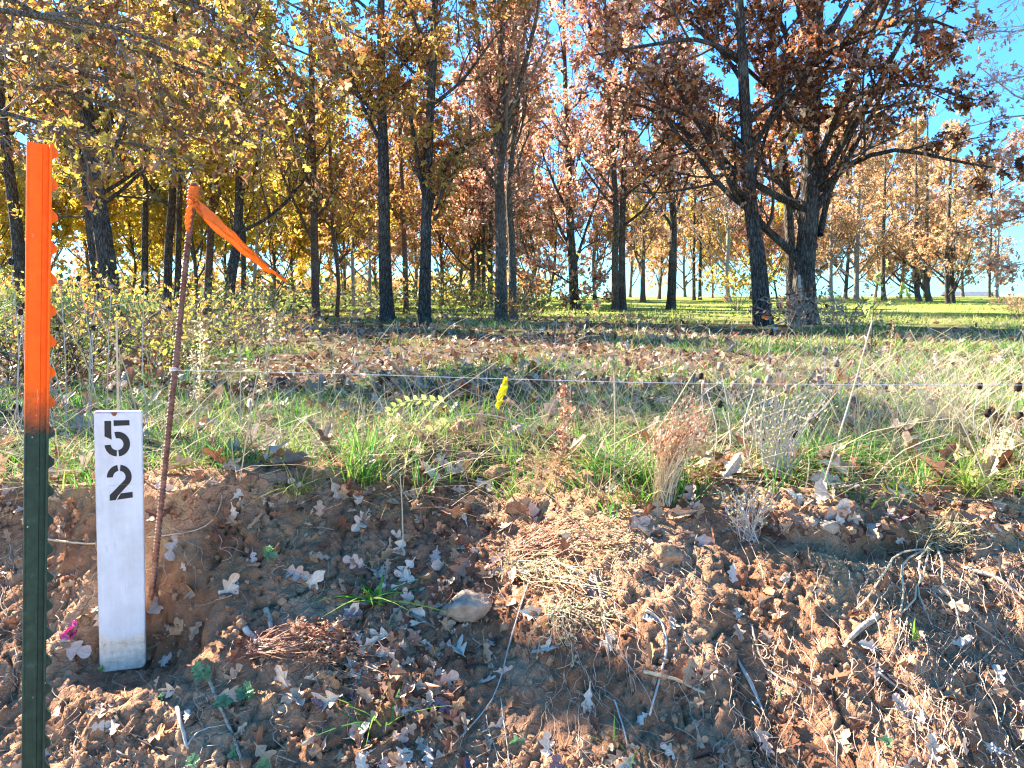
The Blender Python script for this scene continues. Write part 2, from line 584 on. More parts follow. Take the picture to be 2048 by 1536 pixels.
def axis(lo, hi, segs):
    out = [lo]
    for end, st0, st1 in segs:
        p = out[-1]
        while p < end - 1e-6:
            t = (p - out[0]) / max(hi - lo, 1e-6)
            span = end - start_of[0] if False else 1
            p += st0
            st0 = min(st0 * st1, 60)
            out.append(min(p, end))
    return np.array(out)


def build_ground():
    xr = np.arange(-1.6, 1.7, 0.0062)
    right, st = [], 0.008
    p = xr[-1]
    while p < 500:
        p += st
        st *= 1.13
        right.append(p)
    left, st, p = [], 0.008, xr[0]
    while p > -500:
        p -= st
        st *= 1.13
        left.append(p)
    X = np.concatenate([left[::-1], xr, right])
    y0 = np.concatenate([[-120, -60, -30, -12, -5, -2, -.8, -.2], np.arange(0.1, 1.3, 0.03)])
    ynear = np.arange(1.32, 2.35, 0.0060)
    far, st, p = [], 0.009, ynear[-1]
    while p < 600:
        p += st
        st = min(st * 1.06, 30)
        far.append(p)
    Y = np.concatenate([y0, ynear, far])
    gx, gy = np.meshgrid(X, Y)
    Z = base_z(gx, gy)
    e = 0.004
    nx = -(base_z(gx + e, gy) - base_z(gx - e, gy)) / (2 * e)
    ny = -(base_z(gx, gy + e) - base_z(gx, gy - e)) / (2 * e)
    N = nrm(np.stack([nx, ny, np.ones_like(nx)], -1))
    P = np.stack([gx, gy, Z], -1)
    d = lip_y(gx) - gy
    bank = sstep(-0.12, 0.06, d)
    near = 1 - sstep(2.6, 4.5, gy)
    warp = (fbm(P * 6, 3, 40) - .5) * 0.10
    disp = bank * (0.060 * (fbm(P * 4.5, 4, 11) - .5) + 0.030 * (fbm(P * 14, 4, 21, .6) - .5))
    disp += (0.5 + .5 * bank) * near * (0.026 * (fbm(P * 42, 3, 31, .6) - .5) + 0.012 * (vn(P * 85, 33) - .5))
    u, v = gx + warp * 1.6, (gy - Z) * 0.85 + (fbm(P * 6, 3, 47) - .5) * 0.16
    ca = worley_edge(u * 7.5, v * 7.5, 3)
    cb = worley_edge(u * 17, v * 17, 4)
    cm = sstep(.36, .56, fbm(P * 2.2, 3, 55))
    disp -= bank * (0.018 * (1 - sstep(0.0, 0.032, ca)) * cm + 0.008 * (1 - sstep(0.0, .09, cb)) * sstep(.45, .62, fbm(P * 3.1, 2, 66)))
    # undercut under the lip on the right-hand half
    disp -= 0.045 * np.exp(-((d - .17) / .03) ** 2) * sstep(.40, .8, gx) * sstep(.38, .55, fbm(v3(gx * 4, 1.0), 2, 8))
    P = P + N * (disp * sstep(0.9, 1.3, gy))[..., None]
    ny_, nx_ = gx.shape
    idx = np.arange(ny_ * nx_).reshape(ny_, nx_)
    q = np.stack([idx[:-1, :-1], idx[:-1, 1:], idx[1:, 1:], idx[1:, :-1]], -1).reshape(-1, 4)
    me = mesh_from('ground', P.reshape(-1, 3), [q], ground_mat(), True)
    return obj('ground', me, kind='structure')


GROUND = build_ground()
bpy.context.view_layer.update()
GBVH = BVHTree.FromObject(GROUND, bpy.context.evaluated_depsgraph_get())


def drop(x, y):
    h = GBVH.ray_cast(Vector((x, y, 6)), Vector((0, 0, -1)))
    if h[0] is None:
        return np.array([x, y, float(base_z(x, y))]), np.array([0, 0, 1.0])
    return np.array(h[0]), np.array(h[1])


def gz(x, y):
    return drop(float(x), float(y))[0][2]


def hit(px, py):
    r = ray(px, py)
    h = GBVH.ray_cast(Vector(EYE), Vector(r).normalized())
    if h[0] is None:
        return at(px, py, 60.0), np.array([0, 0, 1.0])
    return np.array(h[0]), np.array(h[1])


# ------------------------------------------------------------------ leaves
HALF_OAK = [(0.0, -.16), (.022, -.15), (.022, 0), (.15, .10), (.25, .24), (.10, .34), (.30, .46), (.40, .64), (.15, .66), (.20, .84), (.12, .97), (0, 1.0)]
HALF_OAK2 = [(0.0, -.18), (.02, -.16), (.02, 0), (.09, .14), (.19, .20), (.13, .32), (.26, .42), (.37, .48), (.20, .60), (.25, .70), (.24, .84), (.13, .90), (0, 1.0)]
HALF_OAK3 = [(0, -.2), (.018, -.18), (.02, 0), (.07, .14), (.20, .30), (.13, .42), (.30, .60), (.22, .70), (.24, .86), (.10, .95), (0, 1.0)]
HALF_OAK_S = [(0, 0), (.24, .20), (.09, .36), (.38, .58), (.14, .70), (.16, .90), (0, 1.0)]


def half_ngons(half):
    h = np.array(half, float)
    n = len(h)
    V = np.zeros((2 * n - 2, 3))
    V[:n, 0], V[:n, 1] = h[:, 0], h[:, 1]
    V[n:, 0], V[n:, 1] = -h[1:-1, 0], h[1:-1, 1]
    a = np.arange(n)
    b = np.concatenate([[n - 1], np.arange(2 * n - 3, n - 1, -1), [0]])
    return V, [a[None], b[None]]


T_OAK = half_ngons(HALF_OAK_S)
T_DIA = (np.array([[0, 0, 0], [.30, .45, 0], [0, 1, 0], [-.30, .45, 0]], float), [np.array([[0, 1, 2], [0, 2, 3]])])
T_OVAL = (np.array([[0, 0, 0], [.24, .25, 0], [.26, .6, 0], [0, 1, 0], [-.26, .6, 0], [-.24, .25, 0]], float), [np.array([[0, 1, 2, 3], [0, 3, 4, 5]])])


def rand_unit(n, rng=None):
    v = (rng or RNG).normal(size=(n, 3))
    return nrm(v)


def leaves(pos, size, tmpl, direction=None, normal=None, curl=0.35, fold=0.35):
    n = len(pos)
    TV, TF = tmpl
    m = len(TV)
    D = rand_unit(n) if direction is None else nrm(direction)
    Nn = rand_unit(n) if normal is None else normal
    X = nrm(np.cross(D, Nn))
    Z = np.cross(X, D)
    c = RNG.normal(0, curl, n)[:, None]
    fo = RNG.normal(fold, 0.25, n)[:, None]
    x, y = TV[None, :, 0], TV[None, :, 1]
    zz = fo * np.abs(x) + c * (y ** 2)
    s = np.broadcast_to(np.asarray(size, float), (n,))[:, None]
    asp = RNG.uniform(.8, 1.2, n)[:, None]
    V = pos[:, None, :] + (x * s * asp)[..., None] * X[:, None, :] + (y * s)[..., None] * D[:, None, :] + (zz * s)[..., None] * Z[:, None, :]
    fs = [(f[None] + (np.arange(n) * m)[:, None, None]).reshape(-1, f.shape[1]) for f in TF]
    return V.reshape(-1, 3), fs


# ------------------------------------------------------------------ trees
def grow(P, R, cnt, trange, ang, length, npts, up=0.15, wob=0.12, rr=0.5, rmin=0.002, sag=0.0):
    """Children of the centre lines P (n,k,3): cnt each, leaving at angle ang (deg range)."""
    n, k, _ = P.shape
    t = (np.tile((np.arange(cnt) + .5) / cnt, (n, 1)) + RNG.uniform(-.5, .5, (n, cnt)) / cnt)
    t = trange[0] + t * (trange[1] - trange[0])
    u = t * (k - 1)
    i = np.clip(np.floor(u).astype(int), 0, k - 2)
    f = (u - i)[..., None]
    rows = np.arange(n)[:, None]
    p = P[rows, i] * (1 - f) + P[rows, i + 1] * f
    T = nrm(P[rows, i + 1] - P[rows, i])
    r = R[rows, i] * (1 - f[..., 0]) + R[rows, i + 1] * f[..., 0]
    side = nrm(np.cross(T, rand_unit(n * cnt).reshape(n, cnt, 3)))
    a = np.radians(RNG.uniform(ang[0], ang[1], (n, cnt)))[..., None]
    d = nrm(T * np.cos(a) + side * np.sin(a) + np.array([0, 0, up]))
    plen = np.linalg.norm(np.diff(P, axis=1), axis=-1).sum(1)[:, None]
    L = length(plen, t) * RNG.uniform(.65, 1.25, (n, cnt))
    d, p, L, r = d.reshape(-1, 3), p.reshape(-1, 3), L.reshape(-1), r.reshape(-1)
    out = [p]
    for s in range(npts - 1):
        d = nrm(d + RNG.normal(0, wob, d.shape) + np.array([0, 0, up * .5 - sag * (s / npts)]))
        p = p + d * (L / (npts - 1))[:, None]
        out.append(p)
    C = np.stack(out, 1)
    r0 = np.maximum(r * rr, rmin)
    RR = r0[:, None] * np.linspace(1, .25, npts)[None] + rmin * .4
    return C, RR


def leaf_points(C, per, spread, t0=0.25):
    n, k, _ = C.shape
    t = RNG.uniform(t0, 1.0, (n, per)) * (k - 1)
    i = np.clip(np.floor(t).astype(int), 0, k - 2)
    f = (t - i)[..., None]
    rows = np.arange(n)[:, None]
    p = C[rows, i] * (1 - f) + C[rows, i + 1] * f
    p = p + RNG.normal(0, spread, p.shape)
    T = nrm(C[rows, i + 1] - C[rows, i])
    return p.reshape(-1, 3), np.broadcast_to(T, p.shape).reshape(-1, 3)


def trunk_mesh(P, R, sides, name, mat, origin, rough=0.10, flare=True):
    k = len(P)
    V, fs = tubes(P[None], R[None], sides)
    V = V.reshape(k, sides, 3)
    C = P[:, None, :]
    off = V - C
    ang = np.arange(sides) / sides * 2 * math.pi
    zz = P[:, 2] - P[0, 2]
    if rough:
        q = v3(np.cos(ang)[None, :] * 3.2 + np.zeros((k, 1)), np.sin(ang)[None, :] * 3.2, (zz * 2.2)[:, None])
        n1 = np.abs(fbm(q * 1.4, 3, int(RNG.integers(1, 999))) - .5) * 2
        n2 = fbm(q * .45, 2, int(RNG.integers(1, 999))) - .5
        off = off * (1 + rough * (n1 - .4) + 0.25 * n2)[..., None]
    if flare:
        lob = 1 + 0.35 * np.sin(ang * 4 + RNG.uniform(0, 6))[None, :] ** 2
        fl = 1 + (0.75 * np.exp(-zz / (R[0] * 1.6)))[:, None] * lob * .6
        off = off * fl[..., None]
    V = (C + off).reshape(-1, 3) - origin
    return mesh_from(name, V, fs, mat, True)


def make_tree(name, label, depth, pts, w, pal, bark='bark', near=0, limbs=8, limb_len=2.2, crown=(1.6, 8.0), nleaf=4000, lsize=0.11,
              extra=(), group=None, cat='tree', droop=0.0, up=0.25, sub=6, tw=5, twig='twig_dark', top_cut=None, spread=0.05, limb_r=.42):
    bx = at(pts[0][0], pts[0][1], depth)[0]
    z0 = gz(bx, depth)
    path = [np.array([bx, depth, z0 - 0.12])]
    for (px, py) in pts[1:]:
        path.append(at(px, py, depth + RNG.uniform(-.15, .15)))
    path = np.array(path)
    if path[1][2] < z0 + .15:
        path = np.delete(path, 1, 0) if len(path) > 2 else path
    r0 = 0.45 * w * depth / F
    htop = crown[1]
    last = path[-1]
    if last[2] < z0 + htop:
        dirn = nrm((path[-1] - path[-2])[None])[0]
        dirn = nrm((dirn + np.array([0, 0, 1.5]))[None])[0]
        path = np.vstack([path, last + dirn * (z0 + htop - last[2]) / max(dirn[2], .3)])
    kk = 70 if near == 2 else (44 if near == 1 else 18)
    Pp = spline(path, kk)
    zr = np.clip((Pp[:, 2] - z0) / max(Pp[-1, 2] - z0, .1), 0, 1)
    R = r0 * (1 - .80 * zr ** 1.1)
    org = np.array([bx, depth, z0])
    t = thing(name, label, cat, group, org)
    sides = 28 if near == 2 else (18 if near == 1 else 9)
    obj('trunk', trunk_mesh(Pp, R, sides, 'trunk', M[bark], org, 0.13 if near else 0.06), t)
    # limbs
    tot = Pp[-1, 2] - z0
    t0 = np.clip((crown[0]) / tot, .02, .9)
    L1, R1 = grow(Pp[None], R[None], limbs, (t0, .97), (42, 82), lambda pl, tt: limb_len * (1.12 - .75 * (tt - t0) / (1 - t0)), 9, up, 0.10, limb_r, 0.008, droop)
    ex = []
    for e in extra:
        E = np.array([at(a, b, depth + dd) for a, b, dd in e['pts']])
        ex.append((spline(E, 9), np.linspace(e.get('r', .05), e.get('r1', .012), 9)))
    if ex:
        L1 = np.concatenate([L1, np.stack([a for a, _ in ex])])
        R1 = np.concatenate([R1, np.stack([b for _, b in ex])])
    sd = 8 if near else 5
    if near:
        for a, b in zip(L1, R1):
            V, fs = tubes(a[None], b[None], sd)
            obj('limb', mesh_from('limb', V - org, fs, M[bark], True), t)
    else:
        V, fs = tubes(L1, R1, sd)
        obj('limbs', mesh_from('limbs', V - org, fs, M[bark], True), t, 'stuff')
    L2, R2 = grow(L1, R1, sub, (.18, 1.0), (30, 70), lambda pl, tt: pl * .42 * (1.15 - .6 * tt), 6 if near else 4, up * .6, .16, .55, .004, droop * .7)
    L3, R3 = grow(L2, R2, tw, (.15, 1.0), (25, 65), lambda pl, tt: np.maximum(pl * .45, .16), 4 if near else 3, .08, .2, .5, .0022, droop * .5)
    mb = MB()
    mb.add(*tubes(L2, R2, 4 if near else 3))
    mb.add(*tubes(L3, np.maximum(R3, .0016 if near else .003), 3))
    obj('twigs', mb.mesh('twigs', M[twig], False, org), t, 'stuff')
    if nleaf:
        nt_ = len(L3)
        sel = RNG.permutation(nt_)
        # leave whole branchlets bare so that the crown has gaps
        per = max(1, int(round(nleaf / (nt_ * .85))))
        sel = sel[: int(nt_ * .85)]
        p, T = leaf_points(L3[sel], per, spread)
        D = T * .6 + rand_unit(len(p)) * .8 + np.array([0, 0, -.35])
        Nn = rand_unit(len(p)) + np.array([0, 0, .5])
        sz = lsize * .84 * RNG.uniform(.55, 1.2, len(p))
        V, fs = leaves(p, sz, T_OAK if near and depth < 14.2 else (T_OVAL if near else T_DIA), D, Nn)
        cr = obj('crown', mesh_from('crown', V - org, fs, M[pal]), t, 'stuff')
        if near and pal != 'russet':
            # a second layer of twigs and leaves round the same stem
            tw_ = [c for c in t.children if c.name.startswith('twigs')][0]
            for src in (tw_, cr):
                c = obj(src.name.split('.')[0], src.data, t, 'stuff')
                a = RNG.uniform(1.6, 2.6)
                mid = Pp[kk // 2] - org
                c.rotation_euler = (0, 0, 2.1)
                c.location = Vector(mid) * 1.0 - Matrix.Rotation(2.1, 3, 'Z') @ Vector(mid)
                c.location.z = -.35
    return t


TREES = [
    # the stout trees beside the open ground
    dict(name='oak_tree', label='stout dark oak with deeply furrowed bark, thickest trunk of the right-hand clump', depth=12.5,
         pts=[(1612, 645), (1607, 560), (1618, 420), (1622, 250), (1632, 60), (1640, -150), (1645, -330)], w=50, pal='russet', near=2, limbs=19, limb_len=3.4, crown=(1.5, 7.6), nleaf=13000, lsize=.13, droop=.25,
         extra=[dict(pts=[(1640, 380, 0), (1700, 330, -.5), (1790, 300, -1.2), (1900, 320, -1.6), (1985, 335, -1.8)], r=.05), dict(pts=[(1630, 250, 0), (1720, 190, -.6), (1830, 170, -1), (1950, 200, -1.3)], r=.05),
                dict(pts=[(1635, 120, 0), (1740, 60, -.8), (1850, 40, -1.2), (1940, 70, -1.4)], r=.05), dict(pts=[(1640, 470, 0), (1655, 400, .3), (1690, 300, .5), (1730, 210, .5)], r=.06, r1=.02)]),
    dict(name='oak_tree', label='leaning oak whose furrowed trunk bows to the left in front of the right-hand clump', depth=12.0,
         pts=[(1528, 655), (1516, 530), (1500, 400), (1492, 250), (1482, 60), (1470, -150)], w=36, pal='russet', near=2, limbs=14, limb_len=2.9, crown=(1.7, 7.2), nleaf=8000, lsize=.13, droop=.2,
         extra=[dict(pts=[(1492, 300, 0), (1430, 260, -.4), (1360, 225, -.8), (1270, 190, -1.0)], r=.045), dict(pts=[(1485, 120, 0), (1400, 80, -.6), (1300, 90, -1.0), (1190, 110, -1.2)], r=.045)]),
    dict(name='oak_tree', label='slimmer dark oak trunk squeezed between the leaning oak and the stoutest oak', depth=13.6,
         pts=[(1585, 640), (1580, 480), (1568, 330), (1550, 150), (1540, -50), (1535, -200)], w=24, pal='russet', near=1, limbs=9, limb_len=2.4, crown=(3.0, 8.0), nleaf=4200, lsize=.12),
    dict(name='oak_tree', label='straight black-barked oak with orange leaves at the centre-left edge of the wood', depth=13.5,
         pts=[(777, 645), (770, 540), (768, 380), (764, 200), (762, 40), (765, -150), (765, -300)], w=31, pal='orange', near=2, limbs=15, limb_len=2.3, crown=(2.6, 8.3), nleaf=6000, lsize=.115),
    dict(name='oak_tree', label='dark oak that forks low with one long bare limb curving up to the right', depth=13.0,
         pts=[(848, 648), (850, 540), (853, 420), (859, 250), (868, 80), (872, -100), (875, -250)], w=28, pal='orange', near=2, limbs=11, limb_len=2.1, crown=(3.3, 8.0), nleaf=4800, lsize=.115,
         extra=[dict(pts=[(854, 440, 0), (868, 385, -.1), (903, 320, -.2), (948, 278, -.3)], r=.06, r1=.02), dict(pts=[(853, 400, 0), (836, 325, -.2), (822, 235, -.3)], r=.06, r1=.03)]),
    dict(name='maple_tree', label='grey-barked tree that fans into several upright stems at mid height, front of a close pair', depth=14.5,
         pts=[(1003, 640), (1002, 520), (1000, 400), (999, 300), (1002, 150), (1005, -50), (1008, -200)], w=27, pal='tan', bark='bark_mid', near=2, limbs=10, limb_len=1.7, crown=(3.0, 8.4), nleaf=3200, lsize=.105, up=.55, twig='twig',
         extra=[dict(pts=[(1000, 350, 0), (985, 240, .1), (962, 110, .2), (935, -40, .3)], r=.06, r1=.03), dict(pts=[(1001, 340, 0), (1020, 230, -.1), (1060, 90, -.2), (1090, -60, -.3)], r=.06, r1=.03),
                dict(pts=[(1000, 390, 0), (975, 345, -.2), (930, 295, -.4)], r=.04), dict(pts=[(1001, 330, 0), (1008, 200, .2), (1030, 40, .3), (1045, -90, .3)], r=.06, r1=.03)]),
    dict(name='maple_tree', label='thinner grey trunk standing close behind the tree that fans into upright stems', depth=15.0,
         pts=[(1027, 640), (1024, 500), (1018, 380), (1030, 250), (1045, 100), (1050, -100)], w=19, pal='tan', bark='bark_mid', near=1, limbs=9, limb_len=1.8, crown=(2.6, 8.0), nleaf=3600, lsize=.105, up=.45, twig='twig'),
    # open grove to the right of the centre
    dict(name='oak_tree', label='dark single trunk with low bare side branches on the grass right of the grey pair', depth=24,
         pts=[(1150, 622), (1146, 540), (1140, 440), (1135, 300), (1130, 150), (1128, 0)], w=22, pal='tan', near=1, limbs=13, limb_len=3.0, crown=(1.6, 10), nleaf=5200, lsize=.14,
         extra=[dict(pts=[(1146, 570, 0), (1105, 545, -.5), (1070, 530, -.8)], r=.04), dict(pts=[(1148, 575, 0), (1180, 590, -.6), (1215, 600, -1)], r=.035)]),
    dict(name='oak_tree', label='left stem of the tight double trunk standing on the sunny grass', depth=22,
         pts=[(1231, 622), (1230, 520), (1232, 420), (1225, 300), (1215, 150), (1210, 0)], w=17, pal='tan', near=1, limbs=11, limb_len=2.8, crown=(3.0, 10), nleaf=4200, lsize=.14),
    dict(name='oak_tree', label='right stem of the tight double trunk standing on the sunny grass', depth=23,
         pts=[(1245, 615), (1244, 500), (1246, 400), (1252, 250), (1260, 50)], w=17, pal='tan', near=1, limbs=10, limb_len=2.6, crown=(2.8, 10), nleaf=3800, lsize=.14),
    dict(name='oak_tree', label='dark straight trunk with swollen foot between the double trunk and the leaning oak', depth=24,
         pts=[(1342, 612), (1345, 540), (1346, 430), (1340, 340), (1335, 200), (1330, 50)], w=20, pal='tan', near=1, limbs=13, limb_len=3.0, crown=(2.6, 10), nleaf=5000, lsize=.14),
    dict(name='young_tree', label='small yellow-green tree behind the double trunk at the far edge of the grass', depth=38,
         pts=[(1286, 602), (1286, 540), (1288, 450)], w=12, pal='yellow', bark='bark_red', limbs=14, limb_len=3.2, crown=(1.6, 6.5), nleaf=1500, lsize=.2),
    dict(name='pale_tree', label='pale sunlit trunk left of the leaning oak far across the grass', depth=40,
         pts=[(1456, 598), (1453, 540), (1457, 480), (1449, 410), (1452, 340)], w=12, pal='pale', bark='bark_pale', limbs=18, limb_len=3.6, crown=(1.6, 9), nleaf=6000, lsize=.2),
    dict(name='young_tree', label='thin far trunk, left one of two between the swollen-footed oak and the pale trunk', depth=46, pts=[(1388, 598), (1388, 500)], w=8, pal='pale', limbs=9, limb_len=3, crown=(4, 10), nleaf=2200, lsize=.2),
    dict(name='young_tree', label='thin far trunk, right one of two between the swollen-footed oak and the pale trunk', depth=47, pts=[(1400, 598), (1401, 500)], w=8, pal='yellow', limbs=9, limb_len=3, crown=(4, 10), nleaf=1800, lsize=.2),
    # dense wood on the left
    dict(name='oak_tree', label='heavy leaning oak with peeling bark behind the orange post, right stem of a pair', depth=13.6,
         pts=[(226, 640), (218, 560), (206, 470), (191, 370), (176, 250), (160, 100), (150, -100)], w=42, pal='orange', near=2, limbs=11, limb_len=2.4, crown=(3.4, 8), nleaf=4200, lsize=.12),
    dict(name='oak_tree', label='dark stem leaning beside the heavy oak behind the orange post, left stem of a pair', depth=14.4,
         pts=[(205, 640), (198, 560), (186, 480), (178, 400), (166, 280), (150, 120)], w=28, pal='yellow', near=1, limbs=9, limb_len=2.2, crown=(3.4, 8), nleaf=3200, lsize=.12),
    dict(name='oak_tree', label='leaning trunk at the far left edge, left of the orange post', depth=16,
         pts=[(50, 635), (42, 540), (30, 430), (17, 330), (2, 200), (-10, 50)], w=30, pal='orange', near=1, limbs=9, limb_len=2.4, crown=(3.6, 8), nleaf=2800, lsize=.13),
    dict(name='oak_tree', label='straight slim trunk in the gap between the heavy leaning oak and the rusty rod', depth=18,
         pts=[(288, 630), (290, 500), (292, 300), (294, 100), (295, -50)], w=16, pal='yellow', near=1, limbs=11, limb_len=2.2, crown=(2.6, 9), nleaf=3000, lsize=.14),
    dict(name='oak_tree', label='thicker of the two straight trunks just left of the rusty rod', depth=17,
         pts=[(332, 630), (337, 500), (345, 380), (348, 200), (350, 0)], w=20, pal='yellow', near=1, limbs=10, limb_len=2.2, crown=(3, 9), nleaf=3000, lsize=.13),
    dict(name='oak_tree', label='thinner of the two straight trunks, directly behind the rusty rod', depth=18,
         pts=[(353, 628), (357, 480), (361, 330), (365, 150), (368, 0)], w=15, pal='orange', near=1, limbs=9, limb_len=2.2, crown=(3, 9), nleaf=2800, lsize=.13),
    dict(name='oak_tree', label='reddish brown trunk just right of the rusty rod below the orange tape', depth=17,
         pts=[(412, 632), (418, 540), (423, 430), (426, 300), (428, 100)], w=18, pal='yellow', bark='bark_red', near=1, limbs=10, limb_len=2.0, crown=(2.8, 8.5), nleaf=2800, lsize=.13),
    dict(name='oak_tree', label='crooked dark trunk seen under the streaming orange tape', depth=15.5,
         pts=[(452, 635), (463, 550), (474, 480), (479, 380), (483, 250), (486, 80), (488, -80)], w=23, pal='yellow', near=2, limbs=12, limb_len=2.1, crown=(2.6, 8.5), nleaf=3600, lsize=.12),
    dict(name='young_tree', label='thin dark trunk just right of the crooked trunk under the orange tape', depth=22, pts=[(488, 624), (487, 500), (488, 350), (490, 200)], w=12, pal='yellow', limbs=11, limb_len=2.2, crown=(2.0, 9), nleaf=2200, lsize=.16),
    dict(name='oak_tree', label='brown trunk with rough bark halfway between the orange tape and the black-barked oak', depth=16,
         pts=[(632, 640), (630, 540), (628, 420), (625, 250), (620, 50), (618, -100)], w=19, pal='orange', bark='bark_red', near=1, limbs=12, limb_len=2.0, crown=(1.8, 8.5), nleaf=3000, lsize=.12),
    dict(name='young_tree', label='thin wavering trunk just right of the rough brown trunk', depth=17, pts=[(672, 640), (677, 560), (665, 450), (660, 300), (655, 150)], w=10, pal='yellow', bark='bark_red', limbs=12, limb_len=1.8, crown=(1.6, 8), nleaf=2000, lsize=.13),
    dict(name='young_tree', label='thin reddish trunk between the black-barked oak and the forking oak', depth=19, pts=[(812, 628), (810, 520), (805, 400), (800, 250)], w=13, pal='orange', bark='bark_red', limbs=11, limb_len=2.0, crown=(2.2, 8.5), nleaf=2200, lsize=.14),
    dict(name='young_tree', label='pale sapling left of the crooked trunk foot, leaning right', depth=18, pts=[(503, 632), (514, 480), (520, 380)], w=8, pal='yellow', bark='bark_pale', limbs=10, limb_len=1.6, crown=(1.4, 6), nleaf=1200, lsize=.13),
    dict(name='young_tree', label='pale slim sapling between the wavering trunk and the black-barked oak', depth=18, pts=[(708, 636), (704, 500), (700, 380)], w=9, pal='orange', bark='bark_pale', limbs=10, limb_len=1.7, crown=(1.2, 6), nleaf=1400, lsize=.13),
    dict(name='young_tree', label='thin pale pole of a tree close left of the black-barked oak', depth=20, pts=[(738, 630), (740, 500), (738, 300)], w=8, pal='orange', bark='bark_pale', limbs=11, limb_len=1.7, crown=(1.2, 7), nleaf=1600, lsize=.14),
    # shaded cluster behind the middle
    dict(name='oak_tree', label='first dark trunk from the left in the shaded row behind the grey pair', depth=28, pts=[(946, 608), (944, 520), (942, 420)], w=12, pal='tan', limbs=10, limb_len=2.8, crown=(2.4, 9.5), nleaf=3000, lsize=.17),
    dict(name='oak_tree', label='second dark trunk from the left in the shaded row behind the grey pair', depth=29, pts=[(958, 608), (957, 520), (957, 420)], w=10, pal='tan', limbs=10, limb_len=2.8, crown=(2.4, 9.5), nleaf=2600, lsize=.17),
    dict(name='oak_tree', label='third dark trunk from the left in the shaded row behind the grey pair', depth=28, pts=[(967, 608), (967, 520), (966, 420)], w=10, pal='orange', limbs=10, limb_len=2.6, crown=(2.4, 9.5), nleaf=2600, lsize=.17),
    dict(name='oak_tree', label='fourth dark trunk from the left, last of the shaded row touching the grey pair', depth=27, pts=[(980, 608), (981, 520), (983, 420)], w=12, pal='tan', limbs=10, limb_len=2.6, crown=(2.4, 9.5), nleaf=2600, lsize=.17),
    # far grove on the right
    dict(name='pale_tree', label='pale trunk in the far grove just right of the stoutest oak', depth=42, pts=[(1662, 603), (1662, 500)], w=10, pal='pale', bark='bark_pale', limbs=12, limb_len=3.4, crown=(2.5, 11), nleaf=3400, lsize=.2),
    dict(name='pale_tree', label='pale trunk in the far grove, alone left of the yellow-leaved twig', depth=42, pts=[(1713, 603), (1714, 500)], w=12, pal='pale', bark='bark_pale', limbs=13, limb_len=3.6, crown=(2.5, 11), nleaf=3600, lsize=.2),
    dict(name='oak_tree', label='grey trunk in the far grove right of the yellow-leaved twig', depth=44, pts=[(1768, 603), (1766, 520)], w=10, pal='pale', bark='bark_mid', limbs=13, limb_len=3.6, crown=(2.5, 11), nleaf=3600, lsize=.2),
    dict(name='oak_tree', label='left one of the two leaning grey trunks in the far grove', depth=41, pts=[(1838, 612), (1832, 540)], w=12, pal='pale', bark='bark_mid', limbs=13, limb_len=3.4, crown=(2.0, 10), nleaf=3600, lsize=.2),
    dict(name='oak_tree', label='right one of the two leaning grey trunks in the far grove', depth=40, pts=[(1858, 612), (1853, 540)], w=12, pal='pale', bark='bark_mid', limbs=12, limb_len=3.2, crown=(2.0, 9.5), nleaf=3200, lsize=.2),
    dict(name='oak_tree', label='left one of the two dark upright trunks at the right end of the far grove', depth=36, pts=[(1895, 620), (1894, 540)], w=11, pal='pale', limbs=13, limb_len=2.8, crown=(1.6, 8.5), nleaf=3200, lsize=.18),
    dict(name='oak_tree', label='right one of the two dark upright trunks at the right end of the far grove', depth=36.5, pts=[(1904, 620), (1904, 540)], w=12, pal='pale', limbs=13, limb_len=2.8, crown=(1.6, 8.5), nleaf=3200, lsize=.18),
    dict(name='young_tree', label='dark slim lone tree against the open sky beside the distant roofs', depth=64, pts=[(1979, 612), (1979, 560)], w=6, pal='pale', limbs=12, limb_len=3.0, crown=(4.5, 11), nleaf=1100, lsize=.2),
    dict(name='young_tree', label='pale slim lone tree against the open sky right of the distant roofs', depth=60, pts=[(1994, 612), (1994, 560)], w=7, pal='tan', bark='bark_pale', limbs=12, limb_len=3.0, crown=(4.0, 11), nleaf=1100, lsize=.2),
]
for d in TREES:
    make_tree(group='trees of the autumn wood', **d)

